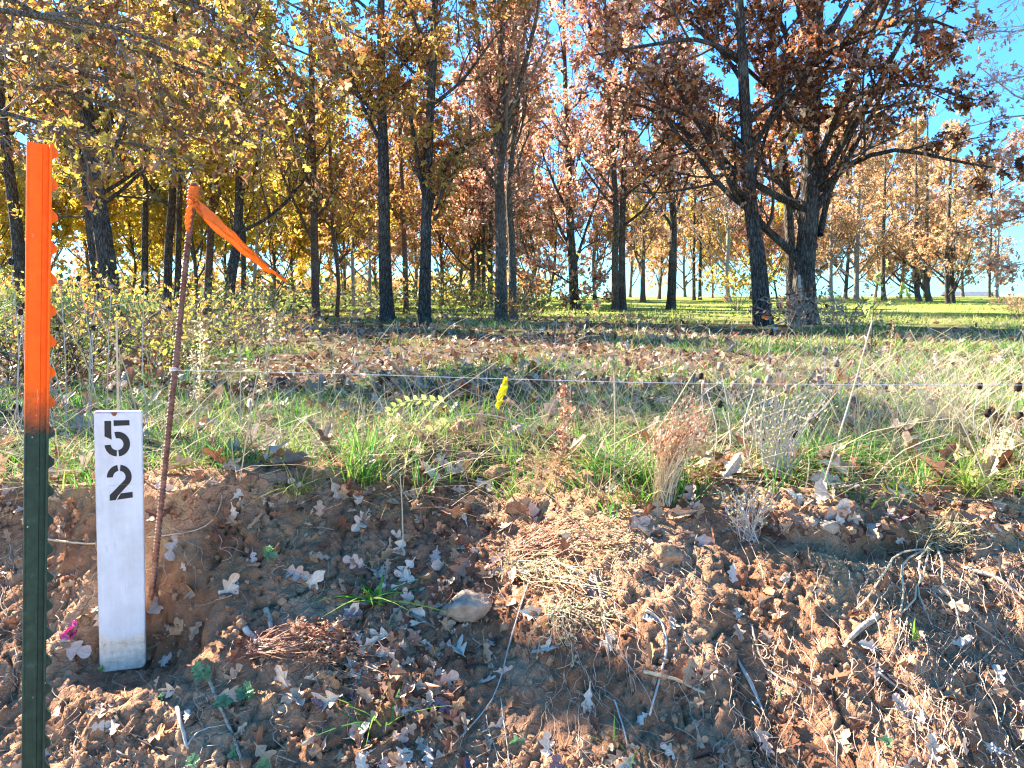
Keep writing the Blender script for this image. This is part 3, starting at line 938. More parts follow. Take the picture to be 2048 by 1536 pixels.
# trees that stand deeper in the wood and close the view
BACK = [(-60, 22, 'yellow', 'left of the far-left leaning trunk'), (95, 24, 'yellow', 'behind the orange post'), (255, 26, 'yellow', 'behind the heavy leaning oak'), (395, 25, 'yellow', 'behind the rusty rod'),
        (545, 27, 'yellow', 'under the tip of the orange tape'), (590, 36, 'orange', 'far behind the rough brown trunk'), (690, 28, 'orange', 'behind the wavering trunk'), (760, 40, 'tan', 'far behind the black-barked oak'),
        (885, 30, 'orange', 'behind the forking oak'), (915, 34, 'tan', 'left of the shaded row of trunks'), (1062, 33, 'tan', 'just right of the grey pair'), (1098, 48, 'tan', 'far out left of the single trunk on the grass'),
        (1190, 46, 'tan', 'between the single trunk and the double trunk'), (1318, 50, 'pale', 'left of the swollen-footed oak'), (1425, 56, 'yellow', 'left of the pale sunlit trunk'), (1500, 48, 'tan', 'behind the leaning oak'),
        (1555, 52, 'yellow', 'behind the slim oak of the right-hand clump'), (1630, 50, 'pale', 'behind the stoutest oak'), (1690, 52, 'pale', 'deep in the far grove behind its pale trunks'), (1800, 54, 'pale', 'deep in the far grove behind its grey trunk'),
        (20, 38, 'orange', 'far behind the far-left leaning trunk'), (180, 40, 'orange', 'far behind the double-stemmed heavy oak'), (320, 38, 'yellow', 'far behind the two straight trunks by the rod'), (460, 42, 'orange', 'far behind the crooked trunk'),
        (650, 46, 'yellow', 'far back between the rough brown and the wavering trunk'), (830, 48, 'tan', 'far back between the black-barked oak and the forking oak'), (960, 52, 'tan', 'far back behind the shaded row of trunks'),
        (1010, 44, 'orange', 'far back behind the grey pair'), (1260, 62, 'tan', 'far beyond the double trunk'), (1370, 66, 'pale', 'farthest out beyond the swollen-footed oak'), (1590, 64, 'tan', 'farthest out behind the right-hand oak clump'),
        (1750, 66, 'pale', 'at the far edge behind the grey trunk of the grove'), (1850, 60, 'tan', 'behind the two leaning grey trunks of the grove'), (1925, 70, 'pale', 'far behind the distant house')]


def copy_tree(src):
    c = src.copy()
    COL.objects.link(c)
    for ch in src.children:
        d_ = ch.copy()
        COL.objects.link(d_)
        d_.parent = c
    return c


PROTO, USED = {}, {}
for i, (px, dep, pal, where) in enumerate(BACK):
    word = {'yellow': 'yellow', 'orange': 'orange-brown', 'tan': 'tan', 'pale': 'pale straw-coloured'}[pal]
    lab = '%s-leaved tree %s' % (word, where)
    k_ = (pal, USED.get(pal, 0) % 2)
    USED[pal] = USED.get(pal, 0) + 1
    if k_ not in PROTO:
        row = 590 + F * (0.5 - float(base_z(at(px, 600, dep)[0], dep))) / dep
        PROTO[k_] = (make_tree('background_tree', lab, dep, [(px, row), (px + RNG.uniform(-12, 12), 520), (px + RNG.uniform(-25, 25), 400)], RNG.uniform(6, 9), pal,
                               bark=['bark', 'bark_mid', 'bark_red'][i % 3], limbs=22, limb_len=3.7, crown=(.7, 10.0), nleaf=21000, lsize=.17, group='trees closing the view', twig='twig'), dep)
    else:
        src, d0 = PROTO[k_]
        t = copy_tree(src)
        x = at(px, 600, dep)[0]
        t.location = (x, dep, gz(x, dep) - .02)
        t.rotation_euler = (0, 0, RNG.uniform(0, 6.28))
        sc_ = RNG.uniform(.9, 1.1) * (1.0 if dep < 40 else 1.22)
        t.scale = (sc_, sc_, sc_ * RNG.uniform(.95, 1.1))
        t['label'] = lab


# ------------------------------------------------------------------ boughs that hang in from trees beside the view
def bough_tree(name, label, trunk, rad, boughs, pal, nleaf, lsize, bark, twig, sub=9, tw=7, sag=0.0, spread=.04, blen=.75):
    org = np.array([trunk[0], trunk[1], gz(trunk[0], trunk[1])])
    t = thing(name, label, 'tree', 'trees of the autumn wood', org)
    Pp = spline([org - [0, 0, .15], org + [.05, .05, 1.5], org + [-.1, .15, 3.2], org + [.1, .1, 5.5]], 40)
    obj('trunk', trunk_mesh(Pp, np.linspace(rad, rad * .35, 40), 18, 'trunk', M[bark], org, .12), t)
    L1, R1 = [], []
    for b in boughs:
        pts = [at(*p) for p in b['pts']]
        zj = np.clip(pts[0][2] + .1, org[2] + 1.2, org[2] + 5)
        j = np.argmin(np.abs(Pp[:, 2] - zj))
        L1.append(spline([Pp[j]] + pts, 12))
        R1.append(np.linspace(b.get('r', .03), .006, 12))
    L1, R1 = np.stack(L1), np.stack(R1)
    for a, b in zip(L1, R1):
        V, fs = tubes(a[None], b[None], 7)
        obj('limb', mesh_from('limb', V - org, fs, M[bark], True), t)
    L2, R2 = grow(L1, R1, sub, (.25, 1.0), (18, 55), lambda pl, tt: blen * (1.2 - .6 * tt), 7, 0.0, .13, .5, .0035, sag)
    L3, R3 = grow(L2, R2, tw, (.12, 1.0), (25, 70), lambda pl, tt: np.maximum(pl * .42, .12), 5, .02, .22, .5, .0016, sag)
    mb = MB()
    mb.add(*tubes(L2, R2, 4)).add(*tubes(L3, R3, 3))
    obj('twigs', mb.mesh('twigs', M[twig], False, org), t, 'stuff')
    per = max(1, int(round(nleaf / len(L3))))
    p, T = leaf_points(L3, per, spread)
    keep = RNG.random(len(p)) < nleaf / len(p)
    p, T = p[keep], T[keep]
    V, fs = leaves(p, lsize * RNG.uniform(.6, 1.25, len(p)), T_OAK, T * .5 + rand_unit(len(p)) + [0, 0, -.3], rand_unit(len(p)) + np.array([0, 0, .4]))
    obj('crown', mesh_from('crown', V - org, fs, M[pal]), t, 'stuff')
    return t


bough_tree('oak_tree', 'oak beside the view whose tangled drooping boughs fill the top left corner', (-6.2, 5.6), .2, [
    dict(pts=[(-150, -60, 5.6), (100, 40, 5.4), (300, 110, 5.2), (520, 190, 5.0)], r=.035),
    dict(pts=[(-150, 60, 5.8), (60, 120, 5.6), (240, 170, 5.5), (420, 250, 5.4)], r=.03),
    dict(pts=[(-150, 10, 5.2), (60, 30, 5.0), (250, 60, 4.9), (430, 140, 4.8)], r=.03),
    dict(pts=[(-150, 150, 5.6), (40, 170, 5.5), (220, 210, 5.3), (400, 280, 5.2)], r=.028),
    dict(pts=[(-150, -150, 5.4), (140, -60, 5.3), (360, 0, 5.2), (640, 120, 5.0)], r=.035),
    dict(pts=[(-150, -200, 6.0), (200, -90, 5.8), (450, 40, 5.6), (680, 230, 5.4)], r=.03),
    dict(pts=[(-150, 200, 5.0), (60, 240, 4.9), (180, 270, 4.8), (330, 300, 4.8)], r=.022),
    dict(pts=[(-150, -20, 6.4), (160, 60, 6.3), (420, 170, 6.2), (600, 300, 6.0)], r=.03),
    dict(pts=[(-150, 90, 6.6), (150, 140, 6.5), (350, 200, 6.3), (520, 300, 6.2)], r=.03),
    dict(pts=[(-150, -260, 5.0), (250, -140, 4.9), (450, -60, 4.9), (640, 40, 4.9)], r=.03),
], 'olive', 2700, .080, 'bark_mid', 'twig', sub=14, tw=9, sag=.08, blen=.62)

bough_tree('bare_tree', 'nearly bare tree with pale twigs and pinkish leaf remnants in the top right corner', (9.2, 10.5), .17, [
    dict(pts=[(2300, -40, 10.4), (2160, 10, 10.2), (2050, 60, 10.0), (1965, 60, 9.9)], r=.03),
    dict(pts=[(2300, 100, 10.4), (2170, 120, 10.2), (2060, 150, 10.1), (1950, 175, 10.0)], r=.028),
    dict(pts=[(2300, 160, 10.0), (2180, 190, 9.9), (2060, 205, 9.8), (1955, 130, 9.8)], r=.025),
    dict(pts=[(2300, -140, 10.2), (2190, -100, 10.0), (2080, -30, 9.9), (2000, 10, 9.8)], r=.025),
    dict(pts=[(2300, 250, 10.2), (2180, 240, 10.0), (2050, 230, 9.9), (1930, 255, 9.8)], r=.022),
], 'pinkleaf', 500, .07, 'bark_pale', 'twig_pale', sub=9, tw=6, sag=-.05)

bough_tree('oak_tree', 'tan-leaved tree at the right edge with thin branches reaching in over the sunny field', (15.5, 17.5), .24, [
    dict(pts=[(2400, 300, 17.4), (2200, 290, 17), (2080, 330, 16.8), (1960, 400, 16.5)], r=.05),
    dict(pts=[(2400, 360, 17.4), (2200, 380, 17), (2060, 430, 16.8), (1900, 470, 16.5)], r=.05),
    dict(pts=[(2400, 240, 17.6), (2200, 230, 17.3), (2100, 260, 17), (2000, 330, 16.8)], r=.05),
    dict(pts=[(2400, 430, 17.2), (2200, 470, 17), (2080, 520, 16.8), (1960, 540, 16.5)], r=.04),
    dict(pts=[(2400, 200, 17.8), (2250, 200, 17.6), (2120, 250, 17.4), (2030, 270, 17.2)], r=.05),
    dict(pts=[(2400, 400, 18.4), (2200, 400, 18.2), (2080, 400, 18), (1980, 440, 17.8)], r=.05),
], 'tan', 3600, .12, 'bark_mid', 'twig_pale', sub=10, tw=7, spread=.08)


# ------------------------------------------------------------------ far-off wood line and roofs
def wood_line():
    mb = MB()
    n = 4500
    x = RNG.uniform(-150, 6, n)
    y = RNG.uniform(95, 140, n)
    top = 1.0 + 4.0 * fbm(v3(x * .05, y * .02), 3, 71) * sstep(60, 20, x * .62 - 8 + 0 * y)
    z = base_z(x, y) + RNG.uniform(0, 1, n) ** .8 * np.maximum(top, 1.2)
    mb.add(*leaves(np.stack([x, y, z], -1), RNG.uniform(.8, 1.6, n), T_DIA))
    obj('distant_wood', mb.mesh('distant_wood', M['orange']), kind='stuff')


wood_line()


def house():
    M['gable'] = simple_mat('gable_wood', (.22, .10, .06), (.34, .17, .10), 6, .8)
    M['trim'] = simple_mat('barge_board', (.45, .28, .18), (.55, .36, .24), 6, .7)
    M['roof_dark'] = simple_mat('roof_dark', (.05, .065, .09), (.09, .105, .135), 3, .7)
    M['roof_grey'] = simple_mat('roof_grey', (.26, .30, .34), (.36, .40, .44), 3, .6)
    M['paleg'] = simple_mat('pale_wall', (.5, .47, .42), (.6, .57, .52), 3, .8)
    dep = 118.0
    a = at(1932, 603, dep)
    z0 = gz(a[0], dep)
    t = thing('house', 'distant brown house with a dark gabled roof beyond the sunny field', 'house', None, (a[0], dep, z0))
    w, L, he = 5.2, 6.0, a[2] - z0 - .6
    hr = he + 1.9
    wall = MB()
    wall.add([[-w / 2, -L / 2, 0], [w / 2, -L / 2, 0], [w / 2, -L / 2, he], [0, -L / 2, hr], [-w / 2, -L / 2, he]], [np.array([[0, 1, 2, 3, 4]])])
    wall.add([[-w / 2, L / 2, 0], [w / 2, L / 2, 0], [w / 2, L / 2, he], [0, L / 2, hr], [-w / 2, L / 2, he]], [np.array([[4, 3, 2, 1, 0]])])
    wall.add([[-w / 2, -L / 2, 0], [-w / 2, L / 2, 0], [-w / 2, L / 2, he], [-w / 2, -L / 2, he]], [np.array([[3, 2, 1, 0]])])
    wall.add([[w / 2, -L / 2, 0], [w / 2, L / 2, 0], [w / 2, L / 2, he], [w / 2, -L / 2, he]], [np.array([[0, 1, 2, 3]])])
    wo = obj('wall', wall.mesh('wall', M['gable']), t)
    for s in (-1, 1):
        r = MB()
        o = .5
        P = np.array([[0, -L / 2 - o, hr + .25], [0, L / 2 + o, hr + .25], [s * (w / 2 + o), L / 2 + o, he - .15], [s * (w / 2 + o), -L / 2 - o, he - .15]])
        r.add(np.vstack([P, P - [0, 0, .16]]), [np.array([[0, 1, 2, 3], [7, 6, 5, 4], [0, 3, 7, 4], [1, 5, 6, 2], [3, 2, 6, 7]])])
        obj('roof_slope', r.mesh('roof_slope', M['roof_dark']), t)
        b = MB()
        b.add(*curve_tube([[0, -L / 2 - o - .06, hr + .1], [s * (w / 2 + o), -L / 2 - o - .06, he - .3]], .12, .12, 3, 4))
        obj('barge_board', b.mesh('barge_board', M['trim']), t)
    b = MB()
    b.add(*box((0, -L / 2 - .03, he - .7), (1.0, .06, 1.1)))
    obj('window', b.mesh('window', M['roof_dark']), t)
    t.rotation_euler = (0, 0, math.radians(38))
    # long grey shed
    a = at(1985, 606, dep + 10)
    z0 = gz(a[0], dep + 10)
    t = thing('shed', 'long low grey-roofed shed right of the distant brown house', 'shed', None, (a[0], dep + 10, z0))
    he = a[2] - z0 - .2
    b = MB()
    b.add(*box((0, 0, he / 2), (15, 7, he)))
    obj('wall', b.mesh('wall', M['paleg']), t)
    for s in (-1, 1):
        r = MB()
        P = np.array([[-8, 0, he + 1.7], [8, 0, he + 1.7], [8, s * 4.2, he - .1], [-8, s * 4.2, he - .1]])
        r.add(np.vstack([P, P - [0, 0, .15]]), [np.array([[0, 1, 2, 3], [7, 6, 5, 4], [0, 3, 7, 4], [1, 5, 6, 2], [3, 2, 6, 7]])])
        obj('roof_slope', r.mesh('roof_slope', M['roof_grey']), t)


house()


# ------------------------------------------------------------------ grass and litter
def frustum_xy(n, y0, y1, power, margin=.5):
    """Ground positions, denser towards the viewer."""
    u = RNG.random(n)
    if abs(power - 1) < 1e-6:
        y = y0 * (y1 / y0) ** u
    else:
        a, b = y0 ** (1 - power), y1 ** (1 - power)
        y = (a + (b - a) * u) ** (1 / (1 - power))
    x = RNG.uniform(-1, 1, n) * (0.72 * y + margin)
    return x, y


def surf(x, y):
    """Heights of the ground under many points."""
    return np.array([gz(a, b) for a, b in zip(x, y)])


def blades(root, H, W_, lean, bend, seg=3):
    """Tapering strips; lean and bend are horizontal vectors (n,2)."""
    n = len(root)
    t = np.linspace(0, 1, seg + 1)
    L = np.concatenate([lean, np.zeros((n, 1))], 1)
    B = np.concatenate([bend, np.zeros((n, 1))], 1)
    C = root[:, None, :] + H[:, None, None] * (t[None, :, None] * np.array([0, 0, 1.0]) + t[None, :, None] * L[:, None, :] + (t ** 2)[None, :, None] * B[:, None, :])
    bl = np.linalg.norm(bend + lean, axis=1)
    C[:, :, 2] -= (H[:, None] * (t ** 2)[None] * np.minimum(bl, 1.4)[:, None] * .38)
    ang = RNG.uniform(0, math.pi, n)
    side = np.stack([np.cos(ang), np.sin(ang), np.zeros(n)], -1)
    wv = W_[:, None] * (1 - t ** 1.6)[None] * .5
    Lf, Rt = C - side[:, None, :] * wv[..., None], C + side[:, None, :] * wv[..., None]
    m = 2 * seg + 1
    V = np.zeros((n, m, 3))
    for s in range(seg):
        V[:, 2 * s], V[:, 2 * s + 1] = Lf[:, s], Rt[:, s]
    V[:, -1] = C[:, -1]
    off = (np.arange(n) * m)[:, None]
    q = [np.array([[2 * s, 2 * s + 1, 2 * s + 3, 2 * s + 2]]) for s in range(seg - 1)]
    fs = []
    if q:
        qa = np.concatenate(q)
        fs.append((qa[None] + off[:, :, None]).reshape(-1, 4))
    tri = np.array([[2 * seg - 2, 2 * seg - 1, 2 * seg]])
    fs.append((tri[None] + off[:, :, None]).reshape(-1, 3))
    return V.reshape(-1, 3), fs


def greenness(x, y):
    g = fbm(v3(np.asarray(x) * .9, np.asarray(y) * .9), 3, 80)
    r = sstep(-.2, .5, x) * .24 * (1 - sstep(4.2, 6, y))
    l = .10 * sstep(-.3, -1.2, x) * (1 - sstep(2.8, 4, y))
    lit = -.07 * sstep(3.2, 4.5, y) * (1 - sstep(11, 15, y)) * sstep(3.5, 0.5, x)
    return g + r + l + lit


def clumps(n, y0, y1, power, thr, per, spread, hmin, hmax, width, lean=.35, bend=.6, inv=False, hpow=1.0, seg=3, off=.02, xr=None):
    x, y = frustum_xy(n, y0, y1, power)
    keep = y > lip_y(x) + off - .34 * np.exp(-((x + .12) / .36) ** 2) * RNG.random(n)
    if xr is not None:
        keep &= RNG.random(n) < np.clip(.22 + .9 * sstep(-.1, .25, x / y), 0, 1)
    keep &= ~((x > -1.10) & (x < -.56) & (y < lip_y(x) + .13) & (RNG.random(n) < .93))
    g = greenness(x, y)
    pr = sstep(thr - .07, thr + .07, g)
    if inv:
        pr = 1 - pr
    keep &= RNG.random(n) < pr
    x, y = x[keep], y[keep]
    k = len(x)
    hs = RNG.uniform(.6, 1.2, k)
    X = np.repeat(x, per) + RNG.normal(0, spread, k * per)
    Y = np.repeat(y, per) + RNG.normal(0, spread, k * per)
    Z = np.repeat(surf(x, y), per) - .008
    d = np.stack([X - np.repeat(x, per), Y - np.repeat(y, per)], -1) / spread
    H = (hmin + (hmax - hmin) * RNG.random(k * per) ** hpow) * np.repeat(hs, per)
    ln = d * lean * .5 + RNG.normal(0, lean * .5, (k * per, 2))
    bd = d * bend * .4 + RNG.normal(0, bend * .6, (k * per, 2))
    return blades(np.stack([X, Y, Z], -1), H, width * RNG.uniform(.6, 1.3, k * per), ln, bd, seg)


g = MB()
g.add(*clumps(900, 1.75, 3.4, 1.0, .50, 24, .03, .03, .16, .0040, hpow=1.6, off=-.02))
g.add(*clumps(1300, 3.2, 7.0, 1.0, .53, 16, .05, .04, .15, .0060))
g.add(*clumps(1500, 6.0, 14.0, 1.0, .54, 12, .12, .05, .15, .013, seg=2))
obj('green_grass', g.mesh('green_grass', M['grass']), kind='stuff')
g = MB()
g.add(*clumps(4200, 12.0, 90.0, 1.0, .47, 9, .30, .05, .16, .03, seg=2))
g.add(*clumps(1700, 6.5, 14.0, 1.0, .50, 9, .12, .04, .13, .014, seg=2))
obj('field_grass', g.mesh('field_grass', M['lawn']), kind='stuff')
g = MB()
g.add(*clumps(1300, 1.9, 3.6, 1.0, .40, 9, .06, .05, .22, .0026, .9, 1.2, off=-.09))
g.add(*clumps(1300, 3.4, 9.0, 1.0, .40, 9, .07, .06, .17, .0040, .9, 1.2, inv=False, xr=.15))
g.add(*clumps(1100, 8.0, 18.0, 1.0, .44, 8, .2, .08, .22, .010, .7, 1.0, seg=2))
obj('dry_grass', g.mesh('dry_grass', M['straw']), kind='stuff')


def straws(n, y0, y1, x0, x1, hmin, hmax, r):
    y = y0 * (y1 / y0) ** RNG.random(n)
    x = (x0 + (x1 - x0) * RNG.random(n)) * (0.70 * y)
    keep = y > lip_y(x) - .02
    x, y = x[keep], y[keep]
    n = len(x)
    z = surf(x, y)
    H = RNG.uniform(hmin, hmax, n)
    az = RNG.uniform(0, 2 * math.pi, n)
    ln = RNG.uniform(.05, 1.2, n)
    d = nrm(np.stack([np.cos(az) * ln, np.sin(az) * ln * .6, np.ones(n)], -1))
    t = np.linspace(0, 1, 6)
    P = np.stack([x, y, z - .01], -1)[:, None, :] + d[:, None, :] * (H[:, None] * t[None])[..., None]
    bend = np.stack([np.cos(az), np.sin(az), -.6 * np.ones(n)], -1) * RNG.uniform(0, .45, n)[:, None]
    P = P + bend[:, None, :] * (H[:, None] * (t ** 2.2)[None])[..., None]
    P = P + RNG.normal(0, .004, P.shape)
    return tubes(P, r * RNG.uniform(.6, 1.3, n)[:, None] * np.linspace(1, .45, 6)[None], 3)


g = MB()
g.add(*straws(260, 1.9, 3.2, -1, 1.05, .10, .45, .0013))
g.add(*straws(160, 1.95, 3.0, -.25, 1.0, .2, .5, .0012))
g.add(*straws(420, 3.0, 8.0, -.6, 1.05, .10, .42, .0016))
g.add(*straws(240, 2.3, 6.0, .45, 1.1, .15, .42, .0012))
obj('dead_stems', g.mesh('dead_stems', M['stem_dry']), kind='stuff')
g = MB()
g.add(*straws(240, 2.4, 6.5, .35, 1.1, .12, .40, .0012))
g.add(*straws(40, 3.5, 8.0, -1.05, -.5, .3, .7, .0018))
obj('grey_stems', g.mesh('grey_stems', M['stem_grey']), kind='stuff')


def litter(n, y0, y1, power, size, xfun=None):
    x, y = frustum_xy(n, y0, y1, power)
    keep = y > lip_y(x) - .05
    if xfun is not None:
        keep &= RNG.random(n) < xfun(x, y)
    x, y = x[keep], y[keep]
    n = len(x)
    z = surf(x, y) + RNG.uniform(.003, .03, n) * (1 + y * .05)
    Nn = nrm(RNG.normal(0, .55, (n, 3)) + [0, 0, 1.0])
    D = nrm(np.cross(Nn, rand_unit(n)))
    return leaves(np.stack([x, y, z], -1), size * RNG.uniform(.6, 1.2, n), T_OAK, D, Nn, .3, .4)


g = MB()
lf = lambda x, y: (.25 + .75 * sstep(.30, .50, fbm(v3(x * .8 + 9, y * .5), 3, 91))) * np.clip(.5 + .9 * sstep(2.9, 4.2, y) * (1 - .75 * sstep(.5, 2.2, x - (y - 3) * .25)) * (1 - sstep(13, 20, y)), 0, 1)
g.add(*litter(3000, 1.9, 4.0, 1.0, .085, lf))
g.add(*litter(8500, 3.6, 9, 1.0, .075, lf))
lf2 = lambda x, y: lf(x, y) * (1 - .9 * sstep(1.0, 4.0, x - (y - 10) * .1))
g.add(*litter(7000, 8.5, 22, 1.0, .10, lf2))
obj('leaf_litter', g.mesh('leaf_litter', M['litter']), kind='stuff')


# ------------------------------------------------------------------ shrubs and brush
def make_shrub(name, label, px, depth, h, w, nstem, nleaf, pal, stem, lsize, group):
    x = at(px, 600, depth)[0]
    org = np.array([x, depth, gz(x, depth) - .02])
    t = thing(name, label, 'shrub', group, org)
    az = RNG.uniform(0, 2 * math.pi, nstem)
    out = RNG.uniform(.1, 1.0, nstem) * w
    H = h * RNG.uniform(.55, 1.1, nstem)
    top = np.stack([np.cos(az) * out, np.sin(az) * out, H], -1)
    base = np.stack([np.cos(az) * .05, np.sin(az) * .05, 0 * az], -1)
    u = np.linspace(0, 1, 7)[None, :, None]
    C = base[:, None] * (1 - u) + top[:, None] * u + RNG.normal(0, .025 * h, (nstem, 7, 3)) * u
    C[:, :, 2] += (np.sin(u[..., 0] * math.pi) * .12 * h)
    R = np.linspace(.007, .002, 7)[None] * RNG.uniform(.6, 1.3, nstem)[:, None] * max(h, .6)
    L2, R2 = grow(C, R, 6, (.25, 1), (25, 65), lambda pl, tt: pl * .38, 5, .1, .22, .6, .0014)
    L3, R3 = grow(L2, R2, 3, (.2, 1), (25, 65), lambda pl, tt: pl * .5, 4, .05, .25, .6, .0012)
    mb = MB()
    mb.add(*tubes(C, R, 4)).add(*tubes(L2, R2, 3)).add(*tubes(L3, R3, 3))
    obj('stems', mb.mesh('stems', M[stem]), t, 'stuff')
    if nleaf:
        p, T = leaf_points(np.concatenate([L3]), max(1, nleaf // len(L3)), .03, .2)
        V, fs = leaves(p, lsize * RNG.uniform(.5, 1.3, len(p)), T_OVAL, T + rand_unit(len(p)) * .8, rand_unit(len(p)) + np.array([0, 0, .9]))
        obj('foliage', mesh_from('foliage', V, fs, M[pal]), t, 'stuff')
    return t


BR = 'brush along the edge of the wood'
for a in [
    ('low yellow-green brush at the left edge beyond the orange post', -20, 6.5, .62, .8, 16, 420, 'bush', 'twig', .05),
    ('brush with yellow leaves just right of the orange post', 130, 7.5, .6, .8, 16, 420, 'bush', 'twig_dark', .05),
    ('leafy brush above the white stake', 240, 6.2, .5, .75, 16, 460, 'bush', 'twig', .045),
    ('yellow-leaved brush left of the rusty rod', 320, 8.0, .62, .8, 16, 300, 'yellow', 'twig_dark', .055),
    ('sparse grey brush right of the rusty rod', 420, 7.0, .5, .8, 14, 260, 'bush', 'twig', .045),
    ('dark low brush behind the top of the white stake', 190, 5.0, .36, .6, 14, 380, 'bush', 'twig_dark', .04),
    ('dark low brush between the orange post and the left edge', 30, 4.6, .38, .6, 14, 360, 'bush', 'twig', .04),
    ('low green brush right of the white stake top', 330, 4.8, .3, .5, 12, 320, 'bush', 'twig_dark', .04),
    ('dense dark brush at the left edge under the fern-like leaves', -10, 3.9, .36, .5, 16, 420, 'bush', 'twig_dark', .035),
    ('dark tangle of brush right of the orange post', 120, 4.2, .36, .5, 16, 420, 'bush', 'twig_dark', .035),
    ('brown brush behind the rusty rod below the yellow leaves', 300, 5.6, .42, .6, 16, 300, 'olive', 'twig', .04),
    ('low leafy brush right of the rod beyond the fuzzy stalks', 470, 6.4, .34, .7, 14, 320, 'bush', 'twig', .04),
    ('low sparse brush in the leaf litter left of the tall green shoot', 560, 8.0, .32, .8, 14, 260, 'olive', 'twig', .05),
    ('tall brush with yellow leaves under the heavy leaning oak', 190, 11.5, .8, 1.2, 18, 300, 'yellow', 'twig', .07),
    ('tall thin brush at the foot of the far-left leaning trunk', 70, 12.5, .8, 1.2, 18, 260, 'bush', 'twig', .07),
    ('pale brush under the crooked trunk', 470, 14.0, .7, 1.1, 16, 420, 'bush', 'twig_pale', .07),
    ('pale yellow-green brush right of the crooked trunk', 560, 17.5, 1.0, 1.5, 18, 480, 'bush', 'twig_pale', .09),
    ('pale brush between the wavering trunk and the black-barked oak', 710, 18.0, 1.0, 1.4, 18, 480, 'bush', 'twig_pale', .09),
    ('yellow-green brush right of the forking oak', 905, 18.5, 1.1, 1.3, 18, 560, 'bush', 'twig', .09),
    ('tan brush left of the grey pair of trunks', 955, 18.0, .9, 1.2, 18, 520, 'yellow', 'twig', .09),
    ('sprouting shoots hugging the foot of the grey pair', 1030, 14.0, .5, .6, 14, 240, 'orange', 'twig', .07),
    ('shaded reddish brush far behind the grey pair', 1080, 27.0, 1.4, 2.0, 18, 520, 'tan', 'twig_dark', .15),
    ('yellow bush left of the leaning oak foot', 1475, 24.0, 1.5, 1.5, 18, 620, 'yellow', 'twig', .12),
    ('dry brambles tangled at the foot of the right-hand oak clump', 1600, 11.3, .55, .9, 22, 170, 'russet', 'twig_pale', .07),
    ('grey dry bramble right of the stoutest oak foot', 1700, 9.5, .5, .8, 18, 60, 'pale', 'twig', .05),
    ('reddish bush at the right edge of the sunny field', 2045, 15.5, .62, .55, 18, 520, 'tan', 'twig', .06),
]:
    make_shrub('shrub', *a[:3], a[3] * .82, *a[4:6], int(a[6] * 1.15), *a[7:], BR)

# undergrowth that knits the wood floor together (nobody could count it)
g = MB()
n = 9000
x = RNG.uniform(-24, 3.5, n)
y = RNG.uniform(17, 46, n)
keep = x < (2.2 - (y - 17) * .05)
x, y = x[keep], y[keep]
z = base_z(x, y) + np.abs(RNG.normal(0, .55, len(x))) * (.4 + 1.3 * fbm(v3(x * .5, y * .5), 3, 90))
g.add(*leaves(np.stack([x, y, z], -1), RNG.uniform(.08, .2, len(x)), T_DIA))
obj('undergrowth', g.mesh('undergrowth', M['bush']), kind='stuff')

# ------------------------------------------------------------------ steel T-post
def frame_matrix(origin, zaxis, yaw):
    """Local z along the post; local x to the right along heading yaw (degrees from +X towards +Y)."""
    z = Vector(zaxis).normalized()
    x0 = Vector((math.cos(math.radians(yaw)), math.sin(math.radians(yaw)), 0))
    y = z.cross(x0).normalized()
    x = y.cross(z).normalized()
    m = Matrix.Identity(4)
    for i in range(3):
        m[i][0], m[i][1], m[i][2], m[i][3] = x[i], y[i], z[i], origin[i]
    return m


def post_paint():
    m, nt, out = new_mat('post_paint')
    tc = obj_coord(nt)
    sep = nt.nodes.new("ShaderNodeSeparateXYZ")
    nt.links.new(tc, sep.inputs[0])
    z = sep.outputs[2]
    w = math_n(nt, 'ADD', math_n(nt, 'MULTIPLY', math_n(nt, 'SUBTRACT', noise(nt, tc, 60, 5, .7), .5), .05), math_n(nt, 'MULTIPLY', math_n(nt, 'SUBTRACT', noise(nt, tc, 260, 3, .7), .5), .05))
    zz = math_n(nt, 'ADD', z, w)
    mr = nt.nodes.new("ShaderNodeMapRange")
    mr.inputs["From Min"].default_value = POST_EDGE - .055
    mr.inputs["From Max"].default_value = POST_EDGE + .02
    nt.links.new(zz, mr.inputs["Value"])
    wear = noise(nt, tc, 55, 5, .7)
    green = ramp(nt, wear, [(.35, (.016, .034, .022)), (.62, (.026, .055, .036)), (.78, (.07, .095, .075))])
    green = mixc(nt, ramp(nt, noise(nt, tc, 120, 2), [(.74, (0, 0, 0)), (.78, (1, 1, 1))]), green, (.45, .45, .42))
    orange = ramp(nt, wear, [(.3, (.90, .105, .001)), (.7, (.96, .145, .003))])
    scratch = nt.nodes.new("ShaderNodeMapping")
    scratch.inputs["Scale"].default_value = (140, 140, 14)
    nt.links.new(tc, scratch.inputs["Vector"])
    orange = mixc(nt, ramp(nt, noise(nt, scratch.outputs[0], 1.0, 3), [(.73, (0, 0, 0)), (.77, (.8, .8, .8))]), orange, (.85, .62, .5))
    c = mixc(nt, mr.outputs[0], green, orange)
    principled(nt, out, c, .55, .22, bump(nt, wear, .25, .001))
    return m


